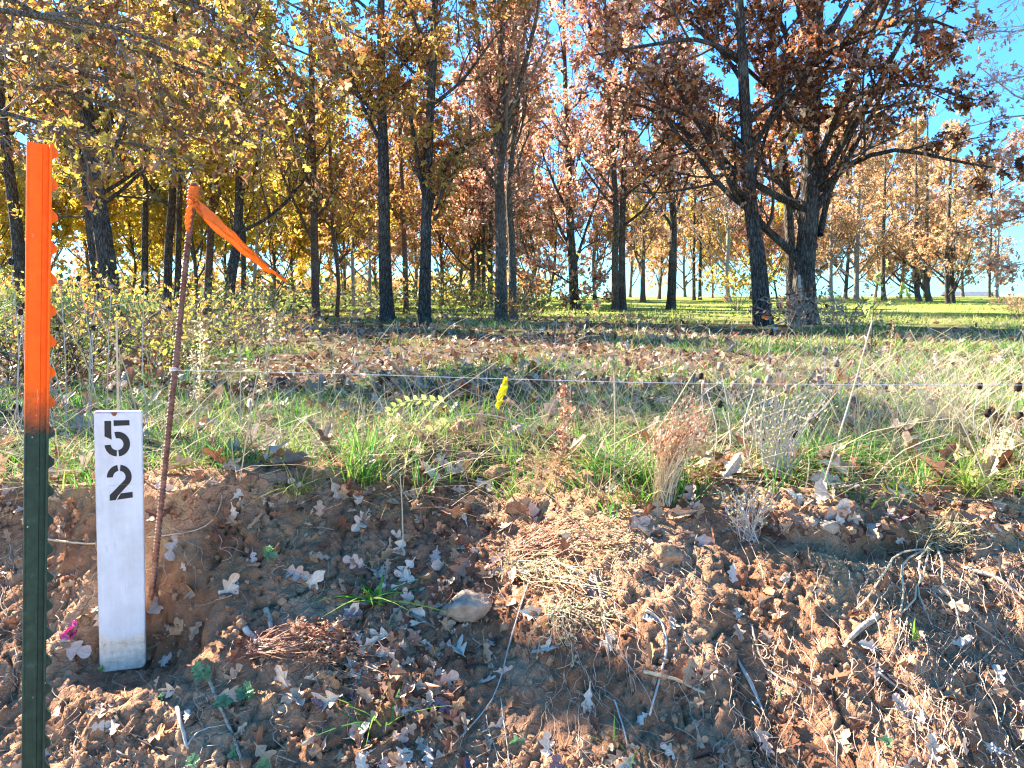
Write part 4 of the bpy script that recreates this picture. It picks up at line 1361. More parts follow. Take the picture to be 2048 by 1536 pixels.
def t_post():
    d = 1.2
    top = at(84, 288, d)
    low = at(68, 1800, d)
    ax = nrm((top - low)[None])[0]
    gp = low + ax * ((gz(low[0], low[1]) - .25 - low[2]) / ax[2])
    H = np.linalg.norm(top - gp)
    global POST_EDGE
    POST_EDGE = H - np.linalg.norm(top - at(78, 800, d))
    mat = post_paint()
    t = thing('fence_post', 'tall studded steel post, orange above and dark green below, standing left of the white stake', 'post')
    t.matrix_world = frame_matrix(gp, ax, 40)
    # web: rounded plate facing the camera, thickened at its free edge
    wx = [(-.0205, -.0014), (-.0200, -.0030), (-.0185, -.0034), (-.0165, -.0026), (-.004, -.0020), (-.0025, -.0034), (0.0, -.0034), (.0015, -.0020), (.0085, -.0024), (.0085, .0024), (-.0165, .0024), (-.0200, .0030), (-.0205, .0014)]
    P = np.array(wx)
    k = 40
    zs = np.linspace(0, H, k)
    V = np.concatenate([np.column_stack([P, np.full(len(P), z)]) for z in zs])
    m_ = len(P)
    idx = np.arange(k * m_).reshape(k, m_)
    q = np.stack([idx[:-1], np.roll(idx[:-1], -1, 1), np.roll(idx[1:], -1, 1), idx[1:]], -1).reshape(-1, 4)
    obj('web', mesh_from('web', V, [q, idx[-1][None], idx[0][None, ::-1]], mat), t)
    fx = [(.0085, -.0145), (.0098, -.0155), (.0118, -.0150), (.0122, 0), (.0118, .0150), (.0098, .0155), (.0085, .0145), (.0086, .003), (.0086, -.003)]
    P = np.array(fx)
    m_ = len(P)
    V = np.concatenate([np.column_stack([P, np.full(len(P), z)]) for z in zs])
    idx = np.arange(k * m_).reshape(k, m_)
    q = np.stack([idx[:-1], np.roll(idx[:-1], -1, 1), np.roll(idx[1:], -1, 1), idx[1:]], -1).reshape(-1, 4)
    obj('flange', mesh_from('flange', V, [q, idx[-1][None], idx[0][None, ::-1]], mat), t)
    # studs: sloped teeth along the outer face
    prof = np.array([(0, .0150), (.0030, .0118), (.0080, .0062), (.0096, .0040), (.0096, -.0030), (.0084, -.0048), (.0030, -.0080), (0, -.0105)])
    zc = H - .012
    first = None
    while zc > .05:
        if first is None:
            n_ = len(prof)
            A = np.column_stack([prof[:, 0] + .0121, np.full(n_, -.0062), prof[:, 1]])
            B = A * [1, -1, 1]
            A[1:-1, 1] += .001
            V = np.vstack([A, B])
            a = np.arange(n_)
            first = mesh_from('stud', V, [a[None], (a + n_)[None, ::-1], np.stack([a[:-1], a[:-1] + n_, a[1:] + n_, a[1:]], -1)], None)
        me = first.copy()
        # the teeth carry the same coat as the post at their height, so bake the height into the mesh
        co = np.empty(len(me.vertices) * 3, np.float32)
        me.vertices.foreach_get("co", co)
        co = co.reshape(-1, 3) + [0, 0, zc]
        me.vertices.foreach_set("co", co.astype(np.float32).ravel())
        me.materials.append(mat)
        obj('stud', me, t)
        zc -= .0498


t_post()


# ------------------------------------------------------------------ white marker stake
def stake():
    g0, _ = hit(245, 1338)
    d = STAKE_XY[1]
    tl, bl = at(187, 824, d), at(199.5, 1346, d)
    ax = nrm((tl - bl)[None])[0]
    yaw = 20
    M4 = frame_matrix(bl, ax, yaw)
    ex = np.array(M4.col[0][:3])
    w = .06
    for _ in range(30):
        w += (283 - proj(tl + ex * w)[0]) * 0.0008
    L = np.linalg.norm(tl - bl)
    th = .020
    m, nt, out = new_mat('stake_paint')
    tc = obj_coord(nt)
    sep = nt.nodes.new("ShaderNodeSeparateXYZ")
    nt.links.new(tc, sep.inputs[0])
    n1 = noise(nt, tc, 70, 5, .65)
    n2 = noise(nt, tc, 16, 4, .6)
    mp = nt.nodes.new("ShaderNodeMapping")
    mp.inputs["Scale"].default_value = (60, 60, 9)
    nt.links.new(tc, mp.inputs["Vector"])
    n3 = noise(nt, mp.outputs[0], 1.0, 4, .6)
    c = ramp(nt, n3, [(.3, (.60, .59, .58)), (.62, (.68, .67, .66)), (.74, (.44, .42, .41))])
    c = mixc(nt, ramp(nt, noise(nt, tc, 9, 5, .65), [(.46, (0, 0, 0)), (.70, (.55, .55, .55))]), c, (.42, .38, .35))
    c = mixc(nt, ramp(nt, n1, [(.70, (0, 0, 0)), (.74, (.7, .7, .7))]), c, (.30, .24, .20))
    edge = math_n(nt, 'ADD', sep.outputs[2], math_n(nt, 'MULTIPLY', math_n(nt, 'SUBTRACT', n2, .5), .07))
    mr = nt.nodes.new("ShaderNodeMapRange")
    mr.inputs["From Min"].default_value = .088
    mr.inputs["From Max"].default_value = .074
    nt.links.new(edge, mr.inputs["Value"])
    dirt = ramp(nt, n1, [(.30, (.34, .20, .12)), (.40, (.60, .46, .32)), (.62, (.76, .66, .52)), (.78, (.84, .78, .68))])
    c = mixc(nt, math_n(nt, 'MULTIPLY', mr.outputs[0], .9), c, dirt)
    mr2 = nt.nodes.new("ShaderNodeMapRange")
    mr2.inputs["From Min"].default_value = L - .006
    mr2.inputs["From Max"].default_value = L - .002
    nt.links.new(sep.outputs[2], mr2.inputs["Value"])
    c = mixc(nt, math_n(nt, 'MULTIPLY', math_n(nt, 'MULTIPLY', mr2.outputs[0], ramp(nt, n2, [(.45, (0, 0, 0)), (.55, (1, 1, 1))])), .5), c, (.35, .12, .16))
    principled(nt, out, c, .55, .35, bump(nt, n3, .12, .002))
    t = thing('marker_stake', 'white painted board stake with stencilled black 5 and 2, muddy at its foot', 'stake')
    t.matrix_world = M4
    bm = bmesh.new()
    r = .012
    pts = [(0, L), (0, r)] + [(r - r * math.cos(a), r - r * math.sin(a)) for a in np.linspace(.3, math.pi / 2, 4)] + [(w - r + r * math.sin(a), r - r * math.cos(a)) for a in np.linspace(0, math.pi / 2 - .3, 4)] + [(w, r), (w, L)]
    vs = [bm.verts.new((x, 0, z)) for x, z in pts]
    f = bm.faces.new(vs)
    bmesh.ops.recalc_face_normals(bm, faces=bm.faces)
    ext = bmesh.ops.extrude_face_region(bm, geom=[f])
    bmesh.ops.translate(bm, verts=[v for v in ext['geom'] if isinstance(v, bmesh.types.BMVert)], vec=(0, th, 0))
    bmesh.ops.recalc_face_normals(bm, faces=bm.faces)
    bmesh.ops.bevel(bm, geom=[e for e in bm.edges], offset=.0024, segments=3, affect='EDGES', clamp_overlap=True)
    me = bpy.data.meshes.new('board')
    bm.to_mesh(me)
    bm.free()
    me.materials.append(m)
    obj('board', me, t)
    # stencilled digits, coordinates read in the 2.4x enlargement (x right, y down), board spans x 402..632 at the top
    black, nt, out = new_mat('stencil_black')
    tc = obj_coord(nt)
    nn = noise(nt, tc, 90, 4, .7)
    principled(nt, out, ramp(nt, nn, [(.35, (.006, .006, .007)), (.7, (.014, .014, .015)), (.82, (.11, .11, .11))]), .5, .4)
    k = w / 232.0

    def to_local(x, y, shift):
        return ((x - 402 - shift) * k, L - (y - 149) * k * 1.13)

    def arc(cx, cy, ro, ri, a0, a1, n=14, sx=1.0):
        a = np.radians(np.linspace(a0, a1, n))
        o = np.column_stack([cx + ro * sx * np.cos(a), cy - ro * np.sin(a)])
        i = np.column_stack([cx + ri * sx * np.cos(a), cy - ri * np.sin(a)])
        return o, i

    def strip(mb, o, i, shift):
        o = np.array([to_local(*p, shift) for p in o])
        i = np.array([to_local(*p, shift) for p in i])
        n = len(o)
        V = []
        for yy in (-.0007, .0004):
            V.append(np.column_stack([o[:, 0], np.full(n, yy), o[:, 1]]))
            V.append(np.column_stack([i[:, 0], np.full(n, yy), i[:, 1]]))
        a = np.arange(n - 1)
        fr = np.stack([a, a + 1, a + 1 + n, a + n], -1)
        sd = np.stack([a, a + 2 * n, a + 1 + 2 * n, a + 1], -1)
        sd2 = np.stack([a + n, a + n + 1, a + 3 * n + 1, a + 3 * n], -1)
        e = np.array([[0, n, 3 * n, 2 * n], [n - 1, 3 * n - 1, 4 * n - 1, 2 * n - 1]])
        mb.add(np.vstack(V), [fr, sd, sd2, e])

    five = MB()
    strip(five, np.array([(456, 193), (455, 268), (488, 284)]), np.array([(488, 193), (488, 252), (489, 283)]), 3)
    strip(five, np.array([(500, 191), (577, 191)]), np.array([(500, 218), (577, 216)]), 3)
    o, i = arc(517, 307, 61, 29, 104, -84, 20)
    strip(five, o, i, 3)
    o, i = arc(514, 307, 60, 30, 184, 268, 10)
    strip(five, o, i, 3)
    obj('digit', five.mesh('digit', black), t, label='stencilled black figure 5 with a gap in each stroke')
    two = MB()
    o, i = arc(527, 469, 60, 30, 181, 98, 12)
    strip(two, o, i, 8)
    o, i = arc(528, 469, 60, 30, 84, -32, 18)
    o = np.vstack([o, [(519, 562), (508, 583)]])
    i = np.vstack([i, [(479, 557), (478, 585)]])
    strip(two, o, i, 8)
    strip(two, np.array([(533, 551), (591, 546)]), np.array([(514, 582), (592, 574)]), 8)
    obj('digit', two.mesh('digit', black), t, label='stencilled black figure 2 with a gap in each stroke')
    chip = MB()
    P = np.array([(486, 150), (512, 150), (515, 158), (506, 170), (494, 168), (487, 158)])
    P = np.array([to_local(*p, 0) for p in P])
    n = len(P)
    V = np.vstack([np.column_stack([P[:, 0], np.full(n, -.0012), P[:, 1]]), np.column_stack([P[:, 0], np.full(n, .0005), P[:, 1]])])
    a = np.arange(n)
    chip.add(V, [a[None], np.stack([a, np.roll(a, -1), np.roll(a, -1) + n, a + n], -1)])
    obj('chip', chip.mesh('chip', simple_mat('chip_brown', (.18, .07, .04), (.30, .14, .08), 90)), t)
    return d


STAKE_D = stake()


# ------------------------------------------------------------------ rusty ribbed rod, tapes and string
def ribbed_rod():
    g0, _ = hit(303, 1195)
    d = max(g0[1], 1.66)
    top = at(388, 368, d)
    b = at(303, 1195, d)
    ax = nrm((top - b)[None])[0]
    base = b - ax * .12
    L = np.linalg.norm(top - base)
    m, nt, out = new_mat('rusty_steel')
    tc = obj_coord(nt)
    n1 = noise(nt, tc, 90, 5, .7)
    n2 = noise(nt, tc, 12, 3)
    c = ramp(nt, n1, [(.3, (.06, .022, .014)), (.5, (.15, .062, .038)), (.7, (.26, .13, .085))])
    c = mixc(nt, ramp(nt, n2, [(.5, (0, 0, 0)), (.7, (.6, .6, .6))]), c, (.30, .20, .16))
    principled(nt, out, c, .62, .45, bump(nt, n1, .3, .001), .25)
    t = thing('steel_rod', 'leaning rusty ribbed steel rod right of the white stake', 'rod')
    t.matrix_world = frame_matrix(base, ax, 0)
    k, sides = int(L / .0021), 14
    z = np.linspace(0, L, k)
    ang = np.arange(sides) / sides * 2 * math.pi
    ph = (z[:, None] + .004 * np.cos(ang)[None] * 1.0) / .0092
    rib = np.clip(np.cos(ph * 2 * math.pi) * 1.6 - .3, 0, 1)
    # two plain seams run along the bar
    seam = 1 - np.exp(-((np.mod(ang, math.pi) - math.pi / 2) / .25) ** 2)[None]
    R = .0060 + .0016 * rib * (.25 + .75 * seam)
    V = np.stack([R * np.cos(ang), R * np.sin(ang), np.broadcast_to(z[:, None], R.shape)], -1).reshape(-1, 3)
    idx = np.arange(k * sides).reshape(k, sides)
    q = np.stack([idx[:-1], np.roll(idx[:-1], -1, 1), np.roll(idx[1:], -1, 1), idx[1:]], -1).reshape(-1, 4)
    obj('bar', mesh_from('bar', V, [q, idx[-1][None]], m), t)
    cap = MB()
    cap.add(*tubes(np.array([[[0, 0, L - .004], [0, 0, L + .002], [0, 0, L + .003]]]), np.array([[.0074, .0074, .004]]), 12, True))
    obj('cut_end', cap.mesh('cut_end', m), t)
    return d


ROD_D = ribbed_rod()


def tape_mat(name, c, tr=.5):
    m, nt, out = new_mat(name)
    tc = obj_coord(nt)
    n = noise(nt, tc, 60, 3)
    col = ramp(nt, n, [(.3, tuple(v * .85 for v in c)), (.7, c)])
    p = nt.nodes.new("ShaderNodeBsdfPrincipled")
    nt.links.new(col, p.inputs["Base Color"])
    p.inputs["Roughness"].default_value = .35
    tl_ = nt.nodes.new("ShaderNodeBsdfTranslucent")
    nt.links.new(col, tl_.inputs[0])
    mx = nt.nodes.new("ShaderNodeMixShader")
    mx.inputs[0].default_value = tr
    nt.links.new(p.outputs[0], mx.inputs[1])
    nt.links.new(tl_.outputs[0], mx.inputs[2])
    nt.links.new(mx.outputs[0], out.inputs[0])
    return m


M['tape_orange'] = tape_mat('tape_orange', (.96, .26, .02))
M['tape_yellow'] = tape_mat('tape_yellow', (.90, .78, .02))
M['tape_pink'] = tape_mat('tape_pink', (.75, .12, .42))


def ribbon(pts, width, across, k=24, twist=0.0, crinkle=.002, th=.0004):
    """A thin strip of tape with two faces a hair apart."""
    C = spline(pts, k)
    T = nrm(np.gradient(C, axis=0))
    A = np.broadcast_to(np.asarray(across, float), C.shape)
    A = nrm(A - T * (A * T).sum(1, keepdims=True))
    B = np.cross(T, A)
    a = np.linspace(0, twist, k)[:, None]
    side = A * np.cos(a) + B * np.sin(a)
    nn = np.cross(T, side)
    wv = np.interp(np.linspace(0, 1, k), np.linspace(0, 1, len(np.atleast_1d(width))), np.atleast_1d(width))[:, None]
    cols = 5
    rows = []
    for j in range(cols):
        s = (j / (cols - 1) - .5)
        rows.append(C + side * wv * s + nn * (crinkle * np.sin(np.arange(k) * .9 + j * 1.7))[:, None] + nn * (abs(s) * wv * .35))
    V = np.stack(rows, 1)
    V2 = V + nn[:, None, :] * th
    idx = np.arange(k * cols).reshape(k, cols)
    q = np.stack([idx[:-1, :-1], idx[:-1, 1:], idx[1:, 1:], idx[1:, :-1]], -1).reshape(-1, 4)
    o = k * cols
    rim = np.concatenate([idx[:, 0], idx[-1, 1:], idx[::-1, -1][1:], idx[0, ::-1][1:-1]])
    sd = np.stack([rim, np.roll(rim, -1), np.roll(rim, -1) + o, rim + o], -1)
    return np.vstack([V.reshape(-1, 3), V2.reshape(-1, 3)]), [q, q[:, ::-1] + o, sd]


def orange_tape():
    d = ROD_D - .012
    org = at(388, 400, d)
    t = thing('flagging_tape', 'orange flagging tape knotted near the rod top with its tails streaming right', 'flagging tape', None, org)
    P = lambda px, py, dd=0: at(px, py, d + dd) - org
    mb = MB()
    for i, row in enumerate((377, 383, 390, 398, 405)):
        c = P(388 - (row - 377) * .1, row, .012)
        a = np.linspace(0, 2 * math.pi, 15)
        ring = c + np.stack([np.cos(a) * .0105, np.sin(a) * .0105, np.sin(a + i) * .002 + a * 0], -1)
        mb.add(*ribbon(ring, .011, (0, 0, 1), 30, 0, .0005))
    mb.add(*curve_tube([P(384, 408), P(390, 412, -.006), P(396, 404, -.004), P(391, 398, -.006)], .006, .005, 10, 8))
    obj('knot', mb.mesh('knot', M['tape_orange'], True), t)
    for pts, w_ in (([(392, 402, -.004), (420, 428, -.02), (460, 462, -.035), (505, 503, -.045), (540, 534, -.05)], [.010, .024, .022, .020, .017]),
                    ([(391, 410, -.004), (425, 445, .0), (470, 482, .004), (520, 525, .008), (550, 545, .01), (576, 561, .012)], [.010, .020, .022, .020, .018, .014]),
                    ([(384, 400, -.006), (379, 425, -.008), (377, 445, -.008), (376, 462, -.007)], [.010, .015, .014, .007])):
        mb = MB()
        mb.add(*ribbon([P(*p) for p in pts], w_, (.5, .1, .85) if pts[-1][0] > 400 else (1, 0, 0), 34, 1.5 if pts[-1][0] > 400 else .2, .0022))
        obj('tail', mb.mesh('tail', M['tape_orange'], True), t)


orange_tape()


def string_line():
    m = simple_mat('string_white', (.62, .56, .46), (.80, .76, .68), 200, .8)
    a = at(347, 740, ROD_D - .008)
    pts = [a, at(700, 748, ROD_D + .06), at(1024, 758, ROD_D + .12), at(1400, 766.5, ROD_D + .19), at(2048, 770, ROD_D + .3), at(2500, 768, ROD_D + .38)]
    org = a
    t = thing('string', 'pale string stretched from the rusty rod across to the right edge', 'string', None, org)
    mb = MB()
    mb.add(*curve_tube([np.array(p) - org for p in pts], .0008, .0008, 60, 5))
    obj('line', mb.mesh('line', m), t)
    mb = MB()
    ang = np.linspace(0, 2 * math.pi * 3.2, 40)
    c = at(347.5, 740, ROD_D) - org
    coil = c + np.stack([np.cos(ang) * .0085, np.sin(ang) * .0085, ang * .0005 - .003], -1)
    mb.add(*tubes(coil[None], np.full((1, 40), .0012), 5))
    obj('tied_loop', mb.mesh('tied_loop', m), t)
    d = ROD_D + .115
    org = at(1012, 757, d)
    t = thing('flagging_tape', 'short yellow flagging tape hanging from the string', 'flagging tape', None, org)
    P = lambda px, py, dd=0: at(px, py, d + dd) - org
    mb = MB()
    ang = np.linspace(0, 2 * math.pi, 14)
    ring = P(1012, 758) + np.stack([ang * 0, np.cos(ang) * .0042, np.sin(ang) * .0042], -1)
    mb.add(*ribbon(ring, .009, (1, 0, 0), 16, 0, .0004))
    obj('loop', mb.mesh('loop', M['tape_yellow'], True), t)
    mb = MB()
    mb.add(*ribbon([P(1011, 760, -.004), P(1009, 774, -.008), P(1004, 788, -.004), P(1000, 803, -.006), P(996, 817, -.003)], [.010, .018, .020, .017, .011], (1, .1, .25), 26, 1.1, .0025))
    obj('tail', mb.mesh('tail', M['tape_yellow'], True), t)


string_line()

# pink ribbon scrap in the clay
p0, n0 = hit(137, 1262)
t = thing('ribbon', 'crumpled pink ribbon half buried in leaves left of the stake', 'ribbon', None, p0)
mb = MB()
for pts in ([(150, 1240), (142, 1256), (132, 1268)], [(130, 1268), (128, 1278), (138, 1282)], [(140, 1262), (147, 1272), (143, 1280)]):
    mb.add(*ribbon([hit(*q)[0] + hit(*q)[1] * .010 - p0 for q in pts], [.010, .016, .010], (1, .2, .4), 14, 1.0, .002))
obj('scrap', mb.mesh('scrap', M['tape_pink'], True), t)

# ------------------------------------------------------------------ fallen leaves on the bank and along its edge
TONES = {
    'pale': ((.60, .42, .28), (.76, .59, .43)), 'tan': ((.42, .23, .12), (.56, .35, .20)), 'brown': ((.26, .12, .07), (.36, .19, .115)),
    'orange-brown': ((.44, .17, .06), (.56, .27, .11)), 'purple-brown': ((.16, .085, .095), (.27, .17, .17)), 'pinkish tan': ((.50, .31, .22), (.64, .44, .33)),
}
LEAFM = {}
for k_, (a, b) in TONES.items():
    m, nt, out = new_mat('fallen_leaf_' + k_.replace(' ', '_'))
    tc = obj_coord(nt)
    nn = noise(nt, tc, 3.2, 6, .65)
    f = nt.nodes.new("ShaderNodeObjectInfo").outputs["Random"]
    c = ramp(nt, nn, [(.3, a), (.62, b), (.75, tuple(v * .6 for v in a))])
    c = mixc(nt, math_n(nt, 'MULTIPLY', f, .35), c, tuple(v * .55 for v in a))
    # midrib
    sep = nt.nodes.new("ShaderNodeSeparateXYZ")
    nt.links.new(tc, sep.inputs[0])
    rib = math_n(nt, 'ABSOLUTE', sep.outputs[0])
    c = mixc(nt, ramp(nt, rib, [(0.0, (.5, .5, .5)), (.022, (0, 0, 0))]), c, tuple(min(1, v * 1.25) for v in b))
    vein = math_n(nt, 'SINE', math_n(nt, 'ADD', math_n(nt, 'MULTIPLY', sep.outputs[1], 44), math_n(nt, 'MULTIPLY', rib, -34)))
    p = principled(nt, out, c, .6, .3, bump(nt, vein, .15, .02))
    LEAFM[k_] = m


def fallen_leaf_mesh(half, curl, fold, seed, th=.012):
    """A lobed leaf about 1 unit long with curl, a folded midrib and a little thickness."""
    h = spline(np.column_stack([half, np.zeros(len(half))]), 30)[:, :2]
    h[:, 0] = np.maximum(h[:, 0] * .88, 0)
    rng = np.random.default_rng(seed)
    n = len(h)
    cols = [-1, -.5, 0, .5, 1]
    V = np.zeros((n, 5, 3))
    jl, jr = (np.interp(np.arange(n), np.linspace(0, n - 1, 7), rng.uniform(.65, 1.3, 7)) for _ in '12')
    for j, c in enumerate(cols):
        wv = h[:, 0] * (jl if c < 0 else jr)
        V[:, j, 0] = c * wv
        V[:, j, 1] = h[:, 1]
    x, y = V[..., 0], V[..., 1]
    V[..., 2] = fold * np.abs(x) + curl * (y - .35) ** 2 + .22 * curl * np.sin(y * 7 + seed) * np.abs(x) * 2 + .5 * abs(curl) * x * x * np.sign(np.sin(seed * 3.1)) + rng.normal(0, .006, x.shape)
    V[..., 0] += .06 * np.sin(seed) * np.sin(y * 2.6)
    idx = np.arange(n * 5).reshape(n, 5)
    q = np.stack([idx[:-1, :-1], idx[:-1, 1:], idx[1:, 1:], idx[1:, :-1]], -1).reshape(-1, 4)
    o = n * 5
    top = V.reshape(-1, 3)
    bot = top - [0, 0, th]
    return mesh_from('fallen_leaf', np.vstack([top, bot]), [q, q[:, ::-1] + o], None, True)


LEAF_SHAPES = []
for i in range(16):
    posture = ['flat', 'curled', 'folded', 'arched'][i % 4]
    cu, fo = {'flat': (.08, .10), 'curled': (.75, .35), 'folded': (.15, .85), 'arched': (-.6, .15)}[posture]
    half = [HALF_OAK, HALF_OAK2, HALF_OAK, HALF_OAK3][(i // 4) % 4]
    LEAF_SHAPES.append((posture, fallen_leaf_mesh(half, cu * (1 if i < 8 else .7), fo, i + 3)))

LM = [(245, 1420, 'below the white stake'), (150, 1290, 'between the green post and the white stake'), (310, 1170, 'at the foot of the rusty rod'), (430, 1380, 'by the blue-green seedlings'),
      (470, 1170, 'on bare clay right of the rod'), (600, 1230, 'above the fallen reddish stalks'), (660, 1320, 'beside the fallen reddish stalks'), (600, 1090, 'on the left shoulder of the leafy gully'),
      (820, 1110, 'at the head of the leafy gully'), (740, 1200, 'beside the broad-bladed grass tuft'), (930, 1240, 'against the flat pale rock'), (820, 1320, 'in the middle of the leafy gully'),
      (730, 1440, 'low on the left side of the gully'), (900, 1430, 'low on the right side of the gully'), (840, 1515, 'at the very bottom of the gully'), (1010, 1130, 'below the fallen straw broom'),
      (1200, 1090, 'under the fallen straw broom'), (1110, 1400, 'on the cracked clay right of the gully'), (1250, 1470, 'at the foot of the cracked clay'), (1310, 1270, 'beside the crooked pale twig'),
      (1480, 1140, 'on the ledge under the yellow crust'), (1520, 1240, 'among the hanging roots'), (1690, 1090, 'near the small stones on the ledge'), (1790, 1160, 'among the bent straws'),
      (1740, 1290, 'beside the splintered wood stub'), (1550, 1450, 'low on the clay under the roots'), (1840, 1430, 'on bare clay at the lower right'), (1960, 1240, 'under the right-hand overhang'),
      (2000, 1480, 'in the lower right corner'), (720, 950, 'beside the dark green grass tuft'), (960, 960, 'on the earth heap under the bent weed'), (1130, 1000, 'at the foot of the rust-brown dock stalk'),
      (1330, 1020, 'at the foot of the upright reddish broom'), (1600, 1010, 'on the grassy lip of the bank'), (1900, 960, 'by the bright green tuft at the right'), (560, 960, 'on the bare mound edge right of the rod'), (380, 930, 'in the grass behind the rusty rod')]


def where(px, py):
    return min(LM, key=lambda l: (l[0] - px) ** 2 + 1.6 * (l[1] - py) ** 2)[2]


EXPL = [(625, 1165, 58, 0), (385, 1180, 62, 1), (360, 1250, 62, 1), (345, 1092, 62, 5), (315, 1200, 66, 5), (140, 1300, 72, 5), (108, 1262, 60, 1), (170, 1225, 62, 3), (470, 1352, 48, 1), (590, 1402, 62, 0), (655, 1408, 70, 0), (650, 1488, 48, 0),
        (780, 1312, 60, 0), (790, 1342, 55, 1), (756, 1278, 58, 0), (855, 1292, 44, 0), (918, 1298, 64, 0), (966, 1300, 50, 1), (872, 1115, 48, 5), (908, 1140, 44, 2), (800, 1100, 48, 0), (1025, 1165, 58, 0), (1015, 1212, 48, 0), (1062, 1226, 52, 0),
        (840, 1212, 40, 3), (720, 1212, 52, 0), (698, 1228, 44, 0), (710, 1125, 44, 5), (645, 1066, 46, 2), (910, 1055, 48, 2), (1070, 1034, 50, 5), (985, 910, 38, 2), (930, 1008, 40, 1), (1216, 1285, 52, 0), (1306, 1240, 60, 0), (1466, 1146, 44, 0),
        (1520, 1206, 48, 0), (1516, 1470, 50, 0), (1740, 1296, 48, 0), (1830, 1268, 44, 1), (1920, 1286, 48, 0), (1805, 1416, 54, 5), (1842, 1450, 54, 1), (1896, 1398, 58, 3), (1905, 1420, 50, 2), (1862, 1500, 56, 0), (2032, 1478, 54, 2), (1375, 1340, 54, 1),
        (1388, 1362, 44, 2), (1096, 1492, 48, 0), (905, 1386, 54, 2), (905, 1448, 62, 2), (885, 1450, 48, 1), (850, 1412, 48, 5), (740, 1442, 54, 1), (930, 1520, 58, 4), (886, 1410, 48, 4), (682, 880, 44, 2), (597, 936, 44, 1), (668, 876, 48, 1),
        (375, 922, 38, 3), (745, 928, 50, 2), (722, 1040, 44, 2), (1282, 1440, 48, 0), (1252, 1520, 50, 0), (1340, 1505, 44, 0), (1120, 962, 46, 0), (1180, 970, 44, 1), (1315, 1020, 44, 1), (1385, 1015, 40, 5), (1660, 1030, 52, 5), (1590, 1040, 50, 2), (1845, 1035, 40, 2),
        (1885, 950, 46, 1), (1870, 940, 46, 2), (770, 1165, 44, 5), (690, 1180, 50, 1), (850, 1155, 40, 3), (1000, 1125, 44, 5), (1490, 1165, 44, 2), (1560, 1240, 40, 1), (1985, 1500, 50, 0), (1690, 1505, 44, 2), (570, 1395, 44, 0), (520, 1275, 40, 2)]
TN = ['pale', 'tan', 'brown', 'orange-brown', 'purple-brown', 'pinkish tan']
TN = ['pale', 'tan', 'brown', 'orange-brown', 'purple-brown', 'pinkish tan']


def put_leaf(px, py, size, tone, i):
    p, n = hit(px, py)
    if p[1] > 4:
        return
    posture, base = LEAF_SHAPES[int(RNG.integers(0, 16))]
    key = (base.name, tone)
    if key not in put_leaf.cache:
        me = base.copy()
        me.materials.clear()
        me.materials.append(LEAFM[tone])
        put_leaf.cache[key] = me
    s = size * p[1] / F
    word = 'small ' if size < 40 else ('large ' if size > 58 else '')
    lab = '%s%s %s oak leaf %s' % (word, tone, posture, where(px, py))
    o = obj('fallen_leaf', put_leaf.cache[key], None, None, lab, 'leaf', 'fallen oak leaves on and above the bank')
    nn = nrm((n + RNG.normal(0, .20, 3) + np.array([0, -.08, .10]))[None])[0]
    dr = nrm(np.cross(nn, rand_unit(1))[0][None])[0]
    xx = np.cross(dr, nn)
    m4 = Matrix.Identity(4)
    c = p + nn * .003 - dr * s * .45
    for r in range(3):
        m4[r][0], m4[r][1], m4[r][2], m4[r][3] = xx[r] * s * RNG.uniform(.95, 1.05), dr[r] * s, nn[r] * s, c[r]
    o.matrix_world = m4


put_leaf.cache = {}
for i, (px, py, sz, tn) in enumerate(EXPL):
    put_leaf(px, py, sz * 1.05, TN[tn], i)
cnt = len(EXPL)
while cnt < 290:
    px, py = RNG.uniform(-10, 2058), RNG.uniform(880, 1545)
    gul = math.exp(-((px - 820 + (py - 1250) * .12) / 140) ** 2)
    edge = math.exp(-((py - 1000) / 60) ** 2) * (.5 if px > 560 else .15)
    low = .07 + .08 * (py > 1400)
    if RNG.random() > max(gul, edge, low) or (40 < px < 310 and py < 1400):
        continue
    tn = RNG.choice([0, 0, 0, 1, 2, 5, 5, 1, 3, 4], 1)[0]
    put_leaf(px, py, RNG.uniform(30, 66), TN[int(tn)], cnt)
    cnt += 1

byl = {}
for o in COL.objects:
    if o.name.startswith('fallen_leaf'):
        byl.setdefault(o['label'], []).append(o)
for lab, os_ in byl.items():
    if len(os_) > 1:
        os_.sort(key=lambda o: proj(o.matrix_world.translation)[0])
        n_ = len(os_)
        names = {2: ['left one', 'right one'], 3: ['left one', 'middle one', 'right one']}.get(n_) or ['%s from left' % ['first', 'second', 'third', 'fourth', 'fifth', 'sixth', 'seventh', 'eighth'][min(i, 7)] for i in range(n_)]
        for o, nm in zip(os_, names):
            o['label'] = lab + ', ' + nm

# small broken leaf pieces and crumbs between them
g = MB()
pts, nn_ = [], []
for _ in range(4200):
    px, py = RNG.uniform(-60, 2110), RNG.uniform(930, 1560)
    gul = math.exp(-((px - 830 + (py - 1250) * .12) / 150) ** 2)
    edge = math.exp(-((py - 1015) / 60) ** 2) * .8
    if RNG.random() > max(gul, edge, .12):
        continue
    p, n = hit(px, py)
    pts.append(p + n * .004)
    nn_.append(n)
pts, nn_ = np.array(pts), np.array(nn_)
Nn = nrm(nn_ + RNG.normal(0, .4, nn_.shape))
g.add(*leaves(pts, RNG.uniform(.012, .045, len(pts)), T_OAK, np.cross(Nn, rand_unit(len(pts))), Nn, .4, .4))
obj('leaf_crumbs', g.mesh('leaf_crumbs', M['litter']), kind='stuff')


